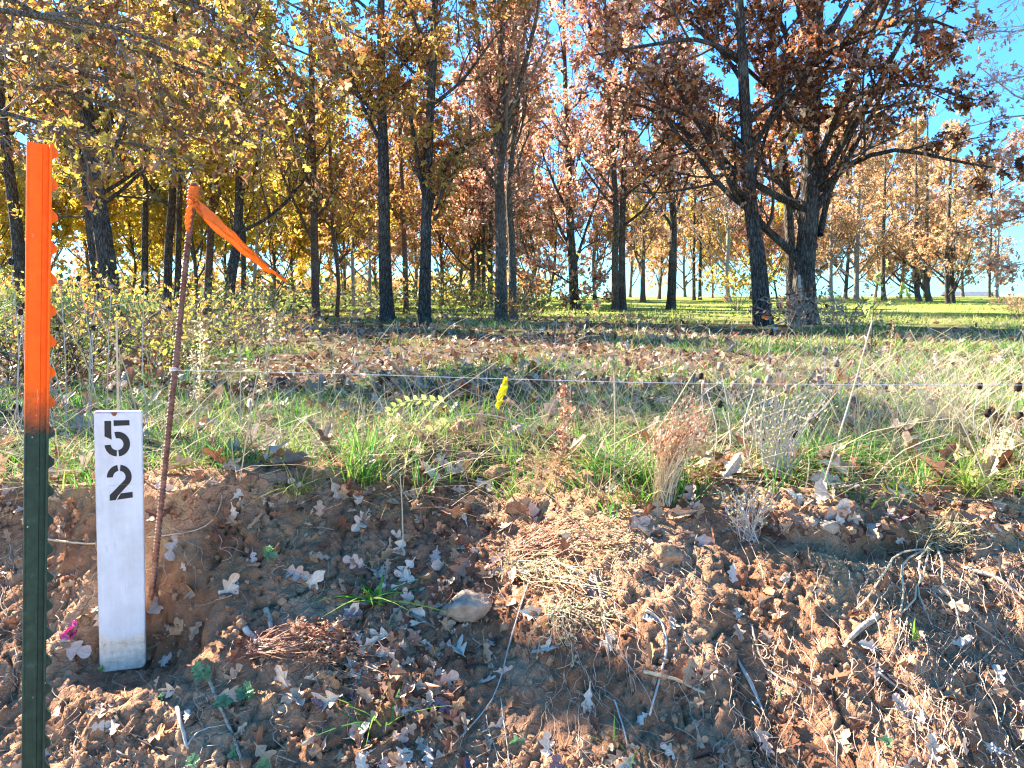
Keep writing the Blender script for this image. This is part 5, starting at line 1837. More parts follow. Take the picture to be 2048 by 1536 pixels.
# loose crumbs of clay lying on the bank
ICO = bmesh.new()
bmesh.ops.create_icosphere(ICO, subdivisions=1, radius=1)
ICV = np.array([v.co[:] for v in ICO.verts])
ICF = np.array([[v.index for v in f.verts] for f in ICO.faces])
ICV = ICV[:12] if False else ICV
ICO.free()
pts = []
for _ in range(5200):
    px, py = RNG.uniform(-120, 2170), RNG.uniform(985, 1600)
    if vn(np.array([px * .008, py * .012, 1.0]), 77) + RNG.normal(0, .18) < .45:
        continue
    p, n = hit(px, py)
    if p[1] < 2.4:
        pts.append(p + n * .001)
pts = np.array(pts)
k = len(pts)
rad = .0018 + .010 * RNG.random(k) ** 6
ICS = (ICV[None] * rad[:, None, None] * RNG.uniform(.6, 1.35, (k, 1, 3))) * RNG.uniform(.75, 1.25, (k, len(ICV), 1)) + pts[:, None, :]
g = MB()
g.add(ICS.reshape(-1, 3), [(ICF[None] + (np.arange(k) * len(ICV))[:, None, None]).reshape(-1, 3)])
obj('soil_crumbs', g.mesh('soil_crumbs', M['clod']), kind='stuff')


# ------------------------------------------------------------------ twigs, straws and roots
def surf_path(pts, k, lift):
    out = []
    for p in spline(np.array([(a, b, 0) for a, b in pts], float), k):
        q, n = hit(p[0], p[1])
        out.append(q + n * lift)
    out = np.array(out)
    sm = out.copy()
    sm[1:-1] = (out[:-2] + out[1:-1] + out[2:]) / 3
    return sm


def twig(name, label, cat, paths, mat, group, lift=.006):
    first = surf_path(paths[0][0], 4, lift)
    org = first[0]
    t = thing(name, label, cat, group, org)
    mb = MB()
    for pts, r0, r1 in paths:
        C = surf_path(pts, 10, lift)
        mb.add(*tubes((C - org)[None], np.linspace(r0, r1, 10)[None], 6, True))
    obj('stalk' if name != 'wood_chip' else 'chip', mb.mesh('stalk', M[mat], True), t)
    return t


TW = 'twigs lying on the bank'
for a in [
    ('dry_stalk', 'long pale forked stalk running down the cracked clay right of the gully', 'twig', [([(1062, 1160), (1030, 1250), (1010, 1330), (992, 1390), (965, 1435), (900, 1500)], .0022, .0012), ([(1000, 1395), (1010, 1450), (1018, 1540)], .0014, .001), ([(975, 1430), (985, 1480), (1000, 1530)], .0011, .0008)], 'twig_pale'),
    ('dry_stalk', 'straight pale stick below the fallen straw broom', 'twig', [([(1190, 1150), (1208, 1220), (1218, 1312)], .0032, .0026)], 'twig_pale'),
    ('dry_stalk', 'crooked pale twig bending down the middle of the clay', 'twig', [([(1290, 1222), (1322, 1238), (1332, 1290), (1318, 1360), (1300, 1430)], .0034, .002)], 'twig_pale'),
    ('dry_stalk', 'flat straw-coloured strip crossing the crooked pale twig', 'twig', [([(1288, 1344), (1340, 1358), (1408, 1386)], .0036, .003)], 'stem_dry'),
    ('dry_stalk', 'thin grey stem at the foot of the cracked clay', 'twig', [([(1226, 1400), (1248, 1450), (1262, 1540)], .002, .0016)], 'stem_grey'),
    ('dry_stalk', 'tan twig rising between the blue-green seedlings', 'twig', [([(416, 1345), (440, 1410), (466, 1470), (492, 1545)], .0042, .003), ([(470, 1482), (520, 1500), (590, 1528)], .002, .0012)], 'woodchip'),
    ('dry_stalk', 'dark curved twig in the clay below the stake', 'twig', [([(230, 1430), (268, 1478), (346, 1508)], .003, .0018)], 'twig_dark'),
    ('dry_stalk', 'short upright pale twig right of the dark curved twig', 'twig', [([(353, 1418), (366, 1465), (374, 1500)], .0042, .003), ([(374, 1490), (400, 1462), (462, 1448)], .0018, .001)], 'twig_pale'),
    ('wood_chip', 'splintered tan wood chip right of the rod, upper of two', 'wood chip', [([(530, 1222), (538, 1240), (546, 1262)], .0075, .005)], 'woodchip'),
    ('wood_chip', 'splintered pale wood chip right of the rod, lower of two', 'wood chip', [([(490, 1258), (502, 1272), (520, 1288)], .008, .005)], 'twig_pale'),
    ('dry_stalk', 'grey stick lying left of the flat pale rock', 'twig', [([(822, 1228), (845, 1242), (874, 1262)], .0055, .004)], 'twig'),
    ('wood_stub', 'splintered tan wood stub sticking out of the clay among roots', 'wood stub', [([(1758, 1230), (1732, 1250), (1700, 1278)], .0085, .006), ([(1752, 1228), (1745, 1236), (1738, 1246)], .004, .003)], 'woodchip'),
    ('dry_stalk', 'pair of pale stalks joined at the foot under the hanging roots', 'twig', [([(1478, 1318), (1500, 1370), (1530, 1434)], .003, .002), ([(1482, 1326), (1508, 1380), (1528, 1430)], .002, .0015)], 'twig_pale'),
    ('dry_stalk', 'long curved root sweeping right beneath the hanging roots', 'root', [([(1498, 1250), (1526, 1325), (1566, 1362), (1616, 1382)], .0028, .0016)], 'root'),
    ('dry_stalk', 'grey-green stem slanting to the lower right corner', 'twig', [([(1752, 1342), (1805, 1378), (1856, 1436)], .0028, .0016)], 'stem_grey'),
    ('exposed_root', 'thick pale root leaving the overhang at the right edge', 'root', [([(1925, 1138), (1985, 1153), (2020, 1178), (2060, 1212)], .006, .0035)], 'root'),
    ('exposed_root', 'thin root slanting under the right-hand overhang', 'root', [([(1850, 1182), (1910, 1222), (2005, 1292)], .0022, .0014)], 'root'),
    ('dry_stalk', 'thin straight straw slanting across the grass left of the earth heap', 'twig', [([(668, 812), (640, 875), (570, 1005)], .0024, .0018)], 'stem_dry'),
    ('exposed_root', 'pale looping root around the bare mound beside the rod', 'root', [([(300, 1072), (370, 1068), (420, 1050), (440, 1010), (445, 985)], .0022, .0012)], 'root'),
    ('dry_stalk', 'pale stalk poking out between the green post and the stake', 'twig', [([(98, 1078), (140, 1086), (192, 1090)], .003, .0022)], 'stem_dry'),
]:
    twig(*a, TW)

# tuft of bent straws hanging over the lip on the right
p0, n0 = hit(1885, 1080)
t = thing('straw_tuft', 'uprooted straw tuft with long bent stems hanging over the lip at the right', 'dead grass', None, p0)
mb = MB()
for pts in ([(1872, 1088), (1800, 1108), (1762, 1158), (1715, 1222)], [(1836, 1098), (1808, 1140), (1804, 1180), (1800, 1242)], [(1856, 1098), (1838, 1148), (1836, 1215)], [(1874, 1098), (1842, 1158), (1800, 1240)], [(1880, 1098), (1892, 1160), (1915, 1248)]):
    C = surf_path(pts, 9, .022)
    mb.add(*tubes((C - p0)[None], np.linspace(.0026, .0018, 9)[None], 5, True))
obj('bent_stem', mb.mesh('bent_stem', M['stem_dry']), t, 'stuff')
mb = MB()
c, n = hit(1885, 1075)
k = 260
q = RNG.normal(0, 1, (k, 3)) * [.035, .03, .022]
u = np.linspace(0, 1, 5)[None, :, None]
dd = rand_unit(k)[:, None, :] * RNG.uniform(.02, .06, k)[:, None, None]
C = q[:, None, :] + dd * u + np.cross(dd, np.array([0, 0, 1.0])) * np.sin(u * 3) * .4 + n * .02
mb.add(*tubes(C, np.full((k, 5), .0009), 3))
obj('matted_straw', mb.mesh('matted_straw', M['fluff']), t, 'stuff')


def hanging_roots(n):
    C = []
    while len(C) < n:
        px = RNG.uniform(-60, 2110)
        py = RNG.uniform(1030, 1540)
        w_ = .25 if px < 1100 else 1.0
        w_ *= vn(np.array([px * .006, py * .006, 3.0]), 12) ** 1.5 * 1.6
        if RNG.random() > w_:
            continue
        L = RNG.uniform(40, 190) * (1 if px > 1100 else .6)
        a = RNG.normal(.25 if px > 1100 else 0, .45)
        pts = []
        for s in np.linspace(0, 1, 7):
            wob = RNG.normal(0, 7)
            p, nn = hit(px + math.sin(a) * L * s + wob, py + math.cos(a) * L * s)
            pts.append(p + nn * (.004 + .016 * math.sin(s * math.pi) * RNG.random()))
        pts = np.array(pts)
        if np.abs(np.diff(pts[:, 1])).max() > .3:
            continue
        C.append(spline(pts, 11))
    C = np.array(C)
    R = RNG.uniform(.0004, .0011, n)[:, None] * np.linspace(1.1, .6, 11)[None]
    mb = MB()
    mb.add(*tubes(C, R, 3))
    obj('hanging_roots', mb.mesh('hanging_roots', M['root']), kind='stuff')


hanging_roots(620)


# ------------------------------------------------------------------ rocks and clods
def rock(name, label, px, py, wpx, hpx, mat, seed, cat, depth_px=None, group=None):
    p, n = hit(px, py)
    d = p[1]
    bm = bmesh.new()
    bmesh.ops.create_icosphere(bm, subdivisions=4, radius=1)
    V = np.array([v.co[:] for v in bm.verts])
    k = 1 + .7 * (fbm(V * 1.3 + seed * 7.1, 3, seed) - .5) + .5 * (fbm(V * 4 + seed, 4, seed + 1) - .5)
    # flat broken faces
    for _ in range(5):
        f = rand_unit(1)[0]
        dd = V @ f
        k = np.where(dd * k > .72, .72 / np.maximum(dd, .05), k)
    k = k + (.22 if mat == 'clod' else .08) * (fbm(V * 8 + seed, 3, seed + 5) - .5)
    V = V * k[:, None] * np.array([wpx, (depth_px or wpx * .8), hpx]) * d / F * .5
    for v, c in zip(bm.verts, V):
        v.co = c
    me = bpy.data.meshes.new(name)
    bm.to_mesh(me)
    bm.free()
    for f in me.polygons:
        f.use_smooth = True
    me.materials.append(M[mat])
    o = obj(name, me, None, None, label, cat, group, p + n * hpx * d / F * (.12 if mat == 'rock' else -.12))
    o.rotation_euler = (0, 0, RNG.uniform(-.4, .4))


rock('rock', 'flat pale rock jutting from the clay at the gully', 938, 1218, 118, 56, 'rock', 3, 'rock')
ST = 'small stones on the ledge'
rock('stone', 'largest brown stone on the ledge, topmost of the small stones', 1655, 1056, 40, 30, 'rock', 5, 'stone', None, ST)
rock('stone', 'brown stone touching the left side of the largest ledge stone', 1625, 1047, 28, 22, 'rock', 6, 'stone', None, ST)
rock('stone', 'small stone on the ledge right of the largest stone', 1702, 1062, 28, 22, 'clod', 7, 'stone', None, ST)
rock('stone', 'small reddish stone at the right end of the ledge stones', 1742, 1072, 24, 20, 'clod', 8, 'stone', None, ST)
rock('stone', 'round tan stone sitting low in the clay left of the bent straws', 1568, 1158, 26, 24, 'rock', 9, 'stone', None, ST)
CL = 'earth clods'
rock('clod', 'dark earth clod on top of the heap under the bent weed', 945, 862, 84, 58, 'clod', 10, 'clod', None, CL)
rock('clod', 'lower earth clod at the left of the heap under the bent weed', 915, 918, 70, 46, 'clod', 11, 'clod', None, CL)
rock('clod', 'earth clod at the right of the heap under the bent weed', 1000, 948, 70, 44, 'clod', 12, 'clod', None, CL)
rock('clod', 'crumbly clod above the fallen straw broom', 1040, 1012, 76, 48, 'clod', 13, 'clod', None, CL)
rock('clod', 'clod of red clay under the overhang at the right', 1950, 1112, 66, 60, 'clod', 14, 'clod', None, CL)
rock('clod', 'rounded clay lump on the ledge under the yellow crust', 1330, 1105, 70, 60, 'clod', 15, 'clod', None, CL)


# ------------------------------------------------------------------ weeds
def sprigs(center, n, spread, size, mat, tmpl, name, parent, org, box_=None):
    p = center + RNG.normal(0, 1, (n, 3)) * spread
    V, fs = leaves(p, size * RNG.uniform(.5, 1.4, n), tmpl)
    return obj(name, mesh_from(name, V - org, fs, M[mat]), parent, 'stuff')


def bent_weed():
    d = 2.42
    org, _ = hit(1108, 900)
    t = thing('bent_weed', 'arching green-leaved weed bent over to the left with pale dry flower sprays', 'weed', None, org)
    P = lambda px, py, dd=0: at(px, py, d + dd) - org
    main = [np.zeros(3)] + [P(*q) for q in [(1070, 862), (1025, 842), (985, 831), (940, 829), (905, 840), (870, 858), (838, 882), (808, 905), (782, 945)]]
    up = [P(920, 834), P(895, 808), P(862, 801), P(828, 800), P(800, 808), P(780, 822)]
    dn = [P(872, 858), P(862, 885), P(857, 915), P(860, 935)]
    mb = MB()
    mb.add(*curve_tube(main, .0032, .0014, 40, 6))
    mb.add(*curve_tube(up, .002, .001, 20, 5))
    mb.add(*curve_tube(dn, .0016, .001, 12, 5))
    obj('stem', mb.mesh('stem', M['stem_dry']), t)
    for pts, t0, nl in ((main, .58, 20), (up, .22, 16), (dn, .2, 9)):
        C = spline(np.array(pts), 60)
        ii = np.linspace(int(t0 * 59), 58, nl).astype(int)
        T = nrm(np.gradient(C, axis=0))
        for j, i in enumerate(ii):
            s = 1 if j % 2 else -1
            D = nrm((T[i] * .75 + np.array([0, -.25, .75 * s + .1]))[None])
            V, fs = leaves(C[i][None], RNG.uniform(.022, .032), T_OVAL, D, nrm(np.array([[.2, -1, .35 * s]])), .25, .3)
            obj('leaf', mesh_from('leaf', V, fs, M['weedleaf']), t)
    # dry sprays
    sp, tips = [], []
    for _ in range(46):
        a = np.array([RNG.uniform(780, 870), RNG.uniform(840, 935)])
        b = a + [RNG.normal(-5, 30), RNG.uniform(20, 110)]
        c = [P(a[0], a[1]), P((a[0] + b[0]) / 2 + RNG.normal(0, 8), (a[1] + b[1]) / 2, RNG.normal(0, .03)), P(b[0], min(b[1], 1065), RNG.normal(0, .05))]
        sp.append(spline(np.array(c), 7))
    for _ in range(22):
        a = np.array([RNG.uniform(768, 800), RNG.uniform(812, 860)])
        b = a + [RNG.normal(0, 22), RNG.uniform(15, 70)]
        sp.append(spline(np.array([P(*a), P(*(a + b) / 2 if False else (a + b) / 2), P(*b, RNG.normal(0, .03))]), 7))
    sp = np.array(sp)
    V, fs = tubes(sp, np.full(sp.shape[:2], .0008), 3)
    obj('flower_stalks', mesh_from('flower_stalks', V, fs, M['stem_dry']), t, 'stuff')
    p, T = leaf_points(sp, 34, .006, .15)
    V, fs = leaves(p, RNG.uniform(.004, .010, len(p)), T_DIA)
    obj('flower_spray', mesh_from('flower_spray', V, fs, M['fluff']), t, 'stuff')


bent_weed()


def dock_stalk(label, base, top, d, n, mat, wpx, name='dock_stalk', frac=.35):
    org, _ = hit(*base)
    d = org[1] if d is None else d
    t = thing(name, label, 'weed', None, org)
    tip = at(*top, d) - org
    mb = MB()
    C = spline(np.array([np.zeros(3), tip * .5 + [.008, 0, 0], tip]), 16)
    mb.add(*tubes(C[None], np.linspace(.0028, .0012, 16)[None], 6))
    obj('stem', mb.mesh('stem', M['stem_dry']), t)
    u = RNG.uniform(frac, 1, n)
    p = np.stack([np.interp(u, np.linspace(0, 1, 16), C[:, i]) for i in range(3)], -1)
    wv = wpx * d / F * .5 * (.5 + .8 * np.abs(np.sin(u * 13)))
    p = p + RNG.normal(0, .55, (n, 3)) * wv[:, None] * [1, 1, .7]
    V, fs = leaves(p, RNG.uniform(.006, .013, n), T_DIA)
    obj('seeds', mesh_from('seeds', V, fs, M[mat]), t, 'stuff')


dock_stalk('upright rust-brown dock stalk crossing the string right of the yellow tape', (1112, 975), (1130, 772), None, 620, 'reddry', 26, frac=.1)
dock_stalk('pale fuzzy stalk standing just right of the rusty rod', (392, 880), (400, 640), None, 240, 'fluff', 14, 'fuzzy_stalk')
dock_stalk('short pale fuzzy stalk right of the taller one by the rod', (385, 850), (384, 700), None, 130, 'fluff', 12, 'fuzzy_stalk')
dock_stalk('leaning grey fuzzy stalk left of the tall green shoot', (500, 860), (545, 640), None, 260, 'fluff', 14, 'fuzzy_stalk')
dock_stalk('yellow-green feathery shoot beyond the string left of the slanting straw', (668, 800), (660, 700), None, 220, 'weedleaf', 40, 'feathery_shoot', .0)
dock_stalk('tall green shoot beneath the tip of the orange tape', (560, 640), (582, 572), 3.6, 130, 'frond', 16, 'green_shoot', .1)
dock_stalk('dark knobbly stalk beyond the string at the right', (1742, 780), (1748, 660), None, 160, 'seed_dark', 10, 'dark_stalk', .1)
dock_stalk('brown knobbly stalk right of the dark one beyond the string', (1770, 760), (1786, 640), None, 160, 'reddry', 10, 'dark_stalk', .1)
dock_stalk('yellow goldenrod-like dry spike at the right edge above the bright tuft', (1985, 950), (2010, 858), None, 220, 'fluff', 26, 'dry_spike', .1)
dock_stalk('yellow dry spike left of the taller one by the bright tuft', (1990, 940), (1988, 880), None, 160, 'fluff', 24, 'dry_spike', .1)


def broom(label, base, tops, n, mat, stem_mat, nfluff, r=.0013, name='dry_broom', lift=0.0, on_ground=False, fsize=(.005, .011), frange=.45):
    org, n0 = hit(*base)
    d = org[1]
    t = thing(name, label, 'dead grass', None, org)
    C = []
    (x0, y0), (x1, y1) = tops
    for _ in range(n):
        f = RNG.random()
        tx, ty = x0 + (x1 - x0) * f + RNG.normal(0, 14), y0 + (y1 - y0) * f + RNG.normal(0, 24)
        if on_ground:
            pts = []
            b = np.array(base) + RNG.normal(0, 8, 2)
            c1 = b + (np.array([tx, ty]) - b) * .5 + RNG.normal(0, 12, 2) + [0, -16]
            for q in spline(np.array([(*b, 0), (*c1, 0), (tx, ty, 0)]), 8):
                p, nn = hit(q[0], q[1])
                pts.append(p + nn * RNG.uniform(.008, .03))
            C.append(np.array(pts) - org)
        else:
            tip = at(tx, ty, d + RNG.normal(0, .05)) - org
            b = np.array([RNG.normal(0, .012), RNG.normal(0, .012), 0])
            C.append(spline(np.array([b, tip * .5 + [RNG.normal(-.012, .015), RNG.normal(0, .01), .01], tip]), 8))
    C = np.array(C)
    V, fs = tubes(C, np.linspace(r, r * .5, 8)[None] * np.ones((n, 1)), 3)
    obj('stems', mesh_from('stems', V, fs, M[stem_mat]), t, 'stuff')
    p, T = leaf_points(C, max(1, nfluff // n), .006, frange)
    V, fs = leaves(p, RNG.uniform(*fsize, len(p)), T_DIA, T + rand_unit(len(p)) * .7)
    obj('seeds', mesh_from('seeds', V, fs, M[mat]), t, 'stuff')


broom('upright reddish dry broom leaning right at the top of the bank', (1322, 1008), ((1330, 850), (1425, 810)), 90, 'reddry', 'stem_dry', 1500)
broom('straw-coloured fallen broom lying over the bank right of the gully', (1035, 1112), ((1180, 1030), (1290, 1110)), 60, 'fluff', 'reddry', 1100, on_ground=True, frange=.5, fsize=(.004, .009))
broom('pale matted dry flowers and painted sunlit soil crumbs spilled down the clay', (1040, 1140), ((960, 1150), (1260, 1170)), 34, 'fluff', 'stem_dry', 900, on_ground=True, frange=.1, fsize=(.004, .009))  # pale bits: part dry florets, part sunlight on soil put into their colour
broom('pale crumbs of dry flowers and painted sunlit soil low below the fallen broom', (1100, 1215), ((1050, 1290), (1260, 1240)), 20, 'fluff', 'stem_dry', 420, on_ground=True, frange=.2)  # florets again, their pale colour also standing for sunlit soil
broom('fallen reddish stalks spread over the clay left of the gully', (500, 1310), ((640, 1275), (770, 1320)), 46, 'reddry', 'reddry', 700, on_ground=True, frange=.5, r=.0011)
broom('sparse dry grass tuft bending at the lip left of the stones', (1500, 1080), ((1440, 1000), (1560, 985)), 40, 'fluff', 'stem_grey', 200)
broom('grey dry grass clump among the seed heads at the right', (1560, 960), ((1480, 800), (1660, 790)), 60, 'fluff', 'stem_grey', 240, r=.0012)
broom('pale grass clump arching beyond the string at the right edge', (1900, 860), ((1780, 730), (2040, 740)), 70, 'fluff', 'stem_dry', 260, r=.0014)


def tuft(label, base, hpx, wpx, n, mat, bw=.004, name='grass_tuft'):
    org, n0 = hit(*base)
    d = org[1]
    t = thing(name, label, 'grass', 'single grass tufts', org)
    H = hpx * d / F * RNG.uniform(.45, 1.1, n)
    root = RNG.normal(0, 1, (n, 3)) * [.018, .018, 0] * (wpx / 120)
    ln = RNG.normal(0, .4, (n, 2)) * wpx / max(hpx, 1)
    V, fs = blades(root, H, bw * RNG.uniform(.6, 1.2, n), ln, ln * 1.1 + RNG.normal(0, .2, (n, 2)), 4)
    obj('blades', mesh_from('blades', V, fs, M[mat]), t, 'stuff')


tuft('dark green grass tuft with long blades left of the bent weed', (722, 960), 170, 110, 60, 'grass', .005)
tuft('broad-bladed green tuft growing on the bank at the gully', (738, 1200), 70, 110, 34, 'grass', .012)
tuft('bright yellow-green tuft at the right end of the bank lip', (1945, 985), 110, 130, 90, 'lawn', .006)
tuft('green tuft left of the upright reddish broom', (1215, 940), 130, 180, 90, 'grass', .005)
tuft('dense green tuft right of the rust-brown dock stalk', (1290, 960), 120, 150, 80, 'grass', .005)
tuft('thin green sprigs low in the gully', (755, 1440), 90, 120, 14, 'grass', .006)
tuft('pair of thin green blades at the foot of the cracked clay', (1262, 1520), 90, 110, 7, 'grass', .005)
tuft('yellow-green tuft behind the bare mound beside the rod', (590, 985), 90, 120, 46, 'lawn', .005)
tuft('green tuft right behind the rusty rod', (370, 935), 90, 150, 60, 'lawn', .005)
tuft('small green tuft between the orange post and the stake', (140, 930), 110, 120, 50, 'lawn', .005)
tuft('lush green tuft in the middle of the right-hand grass', (1620, 930), 130, 200, 110, 'grass', .006)
tuft('lush green tuft beyond the string near the seed heads', (1450, 850), 110, 200, 90, 'grass', .006)
tuft('thin upright blade pair beside the splintered wood stub', (1835, 1280), 85, 40, 5, 'grass', .005)


def seed_head(label, hx, hy, bx, by, mat, r, d=None):
    org, _ = hit(bx, by)
    if org[1] > 8:
        org = at(bx, by, 5.0)
    d = d or org[1]
    head = at(hx, hy, d) - org
    t = thing('seed_head', label, 'seed head', 'dried seed heads on thin stems', org)
    mb = MB()
    mid = head * .5 + [RNG.normal(0, .02), RNG.normal(0, .02), 0]
    mb.add(*curve_tube([[0, 0, -.01], mid, head], .0018, .0012, 10, 5))
    obj('stem', mb.mesh('stem', M['stem_grey']), t)
    nu, nv = 9, 12
    th = np.linspace(0, math.pi, nu)
    ph = np.arange(nv) / nv * 2 * math.pi
    R = .72 * r * (1 + .22 * np.sin(ph[None] * 6 + np.arange(nu)[:, None] * 2.4) + .25 * (RNG.random((nu, nv)) - .5))
    V = np.stack([R * np.sin(th)[:, None] * np.cos(ph), R * np.sin(th)[:, None] * np.sin(ph), R * 1.25 * np.cos(th)[:, None] + 0 * ph[None]], -1)
    idx = np.arange(nu * nv).reshape(nu, nv)
    q = np.stack([idx[:-1], idx[1:], np.roll(idx[1:], -1, 1), np.roll(idx[:-1], -1, 1)], -1).reshape(-1, 4)
    obj('head', mesh_from('head', V.reshape(-1, 3) + head, [q], M[mat], True), t)


for a in [
    ('grey seed head highest above the string left of the grey clump', 1441, 733, 1462, 930, 'seed_grey', .013),
    ('grey seed head just under the string above the reddish broom', 1409, 768, 1424, 940, 'seed_grey', .011),
    ('grey seed head on the string, left one of three in a row', 1468, 770, 1490, 940, 'seed_grey', .013),
    ('brown seed head on the string, middle one of three in a row', 1512, 766, 1512, 960, 'seed_grey', .014),
    ('grey seed head on the string, right one of three in a row', 1537, 762, 1530, 960, 'seed_grey', .014),
    ('grey seed head just right of the three in a row', 1574, 778, 1540, 960, 'seed_grey', .012),
    ('pale seed head leaning right below the string', 1622, 836, 1560, 960, 'seed_grey', .013),
    ('grey seed head high in front of the bramble', 1650, 702, 1600, 880, 'seed_grey', .014),
    ('grey seed head right of the one high in front of the bramble', 1673, 727, 1640, 880, 'seed_grey', .013),
    ('dark seed head low on the left below the string near the broom', 1440, 808, 1450, 930, 'seed_dark', .011),
    ('dark seed head low in the grass under the leaning pale one', 1590, 868, 1580, 960, 'seed_dark', .011),
    ('small dark seed head above the reddish broom', 1402, 752, 1410, 900, 'seed_dark', .011),
    ('black seed head under the string near the right edge', 1960, 772, 1975, 920, 'seed_dark', .011),
    ('black seed head nearest the right edge, upper one', 2036, 774, 2030, 930, 'seed_dark', .014),
    ('black seed head low beside the right edge grass, left one', 1975, 826, 1985, 940, 'seed_dark', .013),
    ('black seed head low beside the right edge grass, right one', 2040, 832, 2040, 950, 'seed_dark', .012),
    ('brown seed head far beyond the string left of the bramble', 1542, 664, 1560, 800, 'seed_dark', .016),
    ('seed head against the sky left of the orange post', 22, 523, 25, 900, 'seed_dark', .012),
    ('pale-rimmed seed head touching the right side of the orange post', 121, 565, 132, 900, 'seed_grey', .010),
    ('dark seed head right of the pale-rimmed one by the orange post', 157, 557, 170, 900, 'seed_dark', .009),
    ('dark seed head in front of the heavy leaning oak foot', 195, 572, 190, 900, 'seed_dark', .009),
    ('pale-rimmed seed head in front of the heavy leaning oak foot', 222, 573, 215, 900, 'seed_grey', .010),
    ('pale seed head above the fern-like leaves left of the rod', 290, 547, 300, 900, 'seed_grey', .009),
    ('dark seed head left of the orange post, upper of two', 48, 612, 40, 900, 'seed_dark', .010),
    ('dark seed head left of the orange post, lower of two', 41, 624, 30, 920, 'seed_dark', .010),
    ('dark seed head below the fern-like leaves, above the stake', 187, 656, 180, 900, 'seed_dark', .009),
    ('dark seed head beside the tall straw above the stake', 239, 684, 250, 900, 'seed_dark', .009),
    ('small dark seed head low right of the orange post', 114, 658, 120, 900, 'seed_dark', .008),
]:
    seed_head(*a)


def straw(label, pts, d, r):
    org, _ = hit(*pts[0])
    t = thing('dry_straw', label, 'straw', 'tall single straws', org)
    d = org[1] if d is None else d
    mb = MB()
    mb.add(*curve_tube([np.zeros(3)] + [at(*q, d) - org for q in pts[1:]], r, r * .7, 12, 6))
    obj('stem', mb.mesh('stem', M['stem_dry']), t)


straw('tall straight straw rising behind the white stake', [(236, 960), (236, 815), (233, 640)], None, .0034)
straw('upright straw crossing the string right of the fuzzy stalks', [(480, 900), (481, 800), (480, 690)], None, .0026)
straw('straw leaning right across the string toward the leaf litter', [(480, 960), (505, 800), (520, 715)], None, .0018)
straw('upright thin straw in front of the gully', [(806, 1090), (804, 1010), (800, 945)], None, .002)
straw('long straw arching up beyond the string towards the black-barked oak', [(620, 880), (690, 770), (790, 640)], 3.2, .002)
straw('long thin straw arching left over the right-hand grass', [(1990, 1010), (1930, 860), (1820, 660)], None, .0018)
straw('upright thin straw left of the upright reddish broom', [(1228, 960), (1230, 850), (1228, 745)], None, .0016)
straw('slanting straw crossing behind the reddish broom', [(1190, 990), (1300, 880), (1392, 740)], None, .0018)
straw('long straw leaning right over the seed heads', [(1640, 990), (1700, 800), (1745, 640)], None, .0022)


def frond(label, pts, d, npair, ll, mat='frond'):
    C = np.array([at(*q, d) for q in pts])
    org = C[0]
    C = spline(C - org, 30)
    t = thing('fern_frond', label, 'fern', 'fern-like leaves', org)
    mb = MB()
    mb.add(*tubes(C[None], np.linspace(.0018, .0008, 30)[None], 5))
    # its stalk runs down into the brush
    mb.add(*curve_tube([[0, 0, 0], [.02, .12, -.18], [.03, .2, gz(org[0] + .03, org[1] + .2) - org[2]]], .0018, .003, 8, 5))
    obj('stalk', mb.mesh('stalk', M['stem_dry']), t)
    T = nrm(np.gradient(C, axis=0))
    first = None
    for j in range(npair):
        i = int(4 + j * 25 / npair)
        for s in (-1, 1):
            D = nrm((T[i] * .45 + s * nrm(np.cross(T[i], [0, -.9, .3])[None])[0])[None])
            V, fs = leaves(C[i][None], ll * (1 - .5 * abs(j / npair - .4)), (T_OVAL[0] * [.30, 1, 1], T_OVAL[1]), D, np.array([[0, -.6, .8]]), .2, .3)
            obj('leaflet', mesh_from('leaflet', V, fs, M[mat]), t)


frond('fern-like leaf spreading right above the white stake', [(190, 622), (232, 610), (275, 605), (318, 598)], 2.5, 14, .045)
frond('fern-like leaf just right of the orange post', [(112, 622), (135, 612), (165, 596)], 2.6, 9, .04)
frond('fern-like leaf arching at the left edge', [(38, 615), (15, 598), (-10, 570)], 2.6, 10, .045)
frond('fern-like leaf hanging down at the left edge', [(5, 610), (11, 645), (13, 690)], 2.6, 10, .035)


def seedling(label, px, py, wpx, nleaf, mat, half, group, stem=.02):
    p, n = hit(px, py)
    t = thing('seedling', label, 'seedling', group, p)
    s = wpx * p[1] / F * .44
    tm = half_ngons(half)
    up = nrm((n + [0, -.3, .6])[None])[0]
    mb = MB()
    mb.add(*curve_tube([up * -.004, up * stem], .0014, .0012, 5, 5))
    obj('stem', mb.mesh('stem', M[mat]), t)
    for k in range(nleaf):
        a = 2 * math.pi * k / nleaf + RNG.normal(0, .25)
        u = nrm(np.cross(up, [1, 0, .2])[None])[0]
        w_ = np.cross(up, u)
        D = nrm((u * math.cos(a) + w_ * math.sin(a) + up * RNG.uniform(.1, .7))[None])
        V, fs = leaves((up * stem * RNG.uniform(.5, 1))[None], s * RNG.uniform(.7, 1.15), tm, D, up[None], .1, .25)
        obj('leaf', mesh_from('leaf', V, fs, M[mat]), t)


